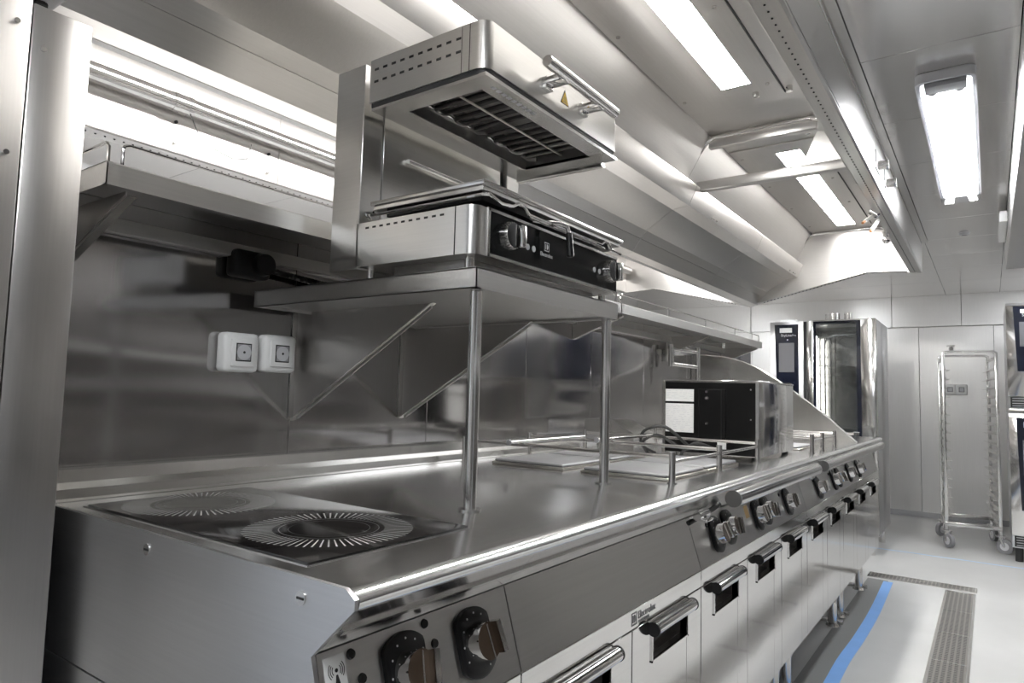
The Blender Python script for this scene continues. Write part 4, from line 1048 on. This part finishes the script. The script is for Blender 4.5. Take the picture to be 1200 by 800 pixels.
for i in range(17):
    z = .245+i*.071
    for s, x in ((1, .011), (-1, RW-.011)):
        b = MB(); b.sheet([(ro.x+x, z+.022), (ro.x+x, z), (ro.x+x+s*.032, z)], 'Y', ro.y-.012, ro.y+RD+.012, .0022*s, 'bright'); b.build('runner', rk)
for (x, y, tw) in ((0, 0, .5), (RW, 0, 1.1), (0, RD, -.6), (RW, RD, .3)):
    c = ro+Vector((x, y, .055)); d = Vector((math.cos(tw), math.sin(tw), 0)); e = Vector((-d.y, d.x, 0)); off = -e*.025
    b = MB(); b.cyl(c+Vector((0, 0, .075)), c+Vector((0, 0, .112)), .014, 'chrome', 12); b.cyl(c+Vector((0, 0, .068)), c+Vector((0, 0, .077)), .036, 'chrome', 18)
    for s in (-1, 1):
        b.cyl(c+off+d*s*.019+Vector((0, 0, .0)), c+d*s*.019+Vector((0, 0, .072)), .010, 'chrome', 8)
    cs = b.build('castor', rk)
    b = MB(); b.cyl(c+off-d*.014, c+off+d*.014, .054, 'wheel', 26); b.cyl(c+off-d*.016, c+off+d*.016, .030, 'lightgrey', 20); b.cyl(c+off-d*.024, c+off+d*.024, .007, 'chrome', 10); b.build('wheel', cs)
rk.rotation_euler.z = ang
# double socket on the far wall
t = thing('double_socket', 'white double socket on the far wall seen through the tray rack', 'socket', (-.268, FY, 1.255))
for x in (-.315, -.222):
    b = MB(); b.box(x-.046, x+.046, FY-.04, FY-.0005, 1.205, 1.305, 'white', .010, 3); h = b.build('housing', t)
    b = MB(); b.box(x-.022, x+.022, FY-.0415, FY-.039, 1.232, 1.278, 'ink'); b.box(x-.018, x+.018, FY-.0425, FY-.041, 1.236, 1.274, 'lightgrey'); b.build('window', h)
t = thing('wall_hook', 'small bright steel fitting on the far wall above the tray rack', 'hook', (-.30, FY, 1.66))
b = MB(); b.cyl((-.30, FY, 1.66), (-.30, FY-.04, 1.65), .020, 'chrome', 16); b.cyl((-.335, FY, 1.68), (-.27, FY-.02, 1.68), .008, 'chrome', 10); b.build('hook_body', t)

# ------------------------------------------------------------------ floor fittings
def drain(label, x0, x1, y0, y1, cuts, along):
    t = thing('floor_drain', label, 'drain', ((x0+x1)/2, (y0+y1)/2, 0), 'perforated floor drains')
    b = MB(); e = .010
    for q in ((x0-e, x0, y0-e, y1+e), (x1, x1+e, y0-e, y1+e), (x0, x1, y0-e, y0), (x0, x1, y1, y1+e)): b.box(*q, -.0005, .0032, 'bright')
    b.build('drain_frame', t)
    cs = [(y0, y1), (x0, x1)][along == 'X']
    L = cs[1]-cs[0]
    for i in range(cuts):
        a, c = cs[0]+L*i/cuts+.003, cs[0]+L*(i+1)/cuts-.003
        b = MB()
        if along == 'Y':
            b.box(x0+.002, x1-.002, a, c, .0002, .0022, 'grate'); b.box(x0+.002, x1-.002, c-.012, c, .0021, .0030, 'bright')
        else: b.box(a, c, y0+.002, y1-.002, .0002, .0022, 'grate')
        b.build('grate', t)
    return t
drain('long perforated steel floor drain running down the aisle', -.236, -.105, .9, 4.87, 9, 'Y')
drain('short perforated steel floor drain across the aisle at the end of the long one', -.66, -.10, 4.93, 5.04, 3, 'X')
K = [(-.50, .6), (-.505, 1.2), (-.52, 1.8), (-.535, 2.4)] + [(-.538, 2.985), (-.540, 3.284), (-.530, 3.623), (-.527, 4.132), (-.543, 4.85)]
P = []
for i in range(len(K)-1):
    p0, p1, p2, p3 = (Vector(K[max(0, i-1)]), Vector(K[i]), Vector(K[i+1]), Vector(K[min(len(K)-1, i+2)]))
    for q in range(8):
        u = q/8; P.append(tuple(.5*((2*p1)+(-p0+p2)*u+(2*p0-5*p1+4*p2-p3)*u*u+(-p0+3*p1-3*p2+p3)*u**3)))
P.append(K[-1])
b = MB(); b.ribbon(P, .052, .0002, .0012, 'tape'); tag(b.build('floor_tape', loc=(-.52, 2.8, 0)), 'wavy strip of blue tape on the floor beside the cabinets', 'tape')
b = MB(); b.ribbon([(-1.3+i*.05, 5.91-.03*i/40+.004*math.sin(i*.9)) for i in range(41)], .024, .0002, .001, 'paletape'); tag(b.build('floor_line', loc=(-.4, 5.87, 0)), 'thin pale blue line across the floor before the tray rack', 'floor line')

# ------------------------------------------------------------------ world and view
w = bpy.data.worlds.new('world'); SC.world = w; w.use_nodes = True
w.node_tree.nodes['Background'].inputs['Color'].default_value = (.8, .85, .9, 1); w.node_tree.nodes['Background'].inputs['Strength'].default_value = .3
SC.view_settings.view_transform = 'Standard'
try: SC.view_settings.look = 'None'
except Exception: pass
SC.view_settings.gamma = 1; SC.view_settings.use_curve_mapping = False
SC.view_settings.exposure = 2.38
cy = SC.cycles
cy.max_bounces = 14; cy.glossy_bounces = 12; cy.diffuse_bounces = 4; cy.transparent_max_bounces = 12
cy.use_denoising = True; cy.use_adaptive_sampling = False; cy.blur_glossy = 1.; cy.sample_clamp_indirect = .9; cy.caustics_reflective = True
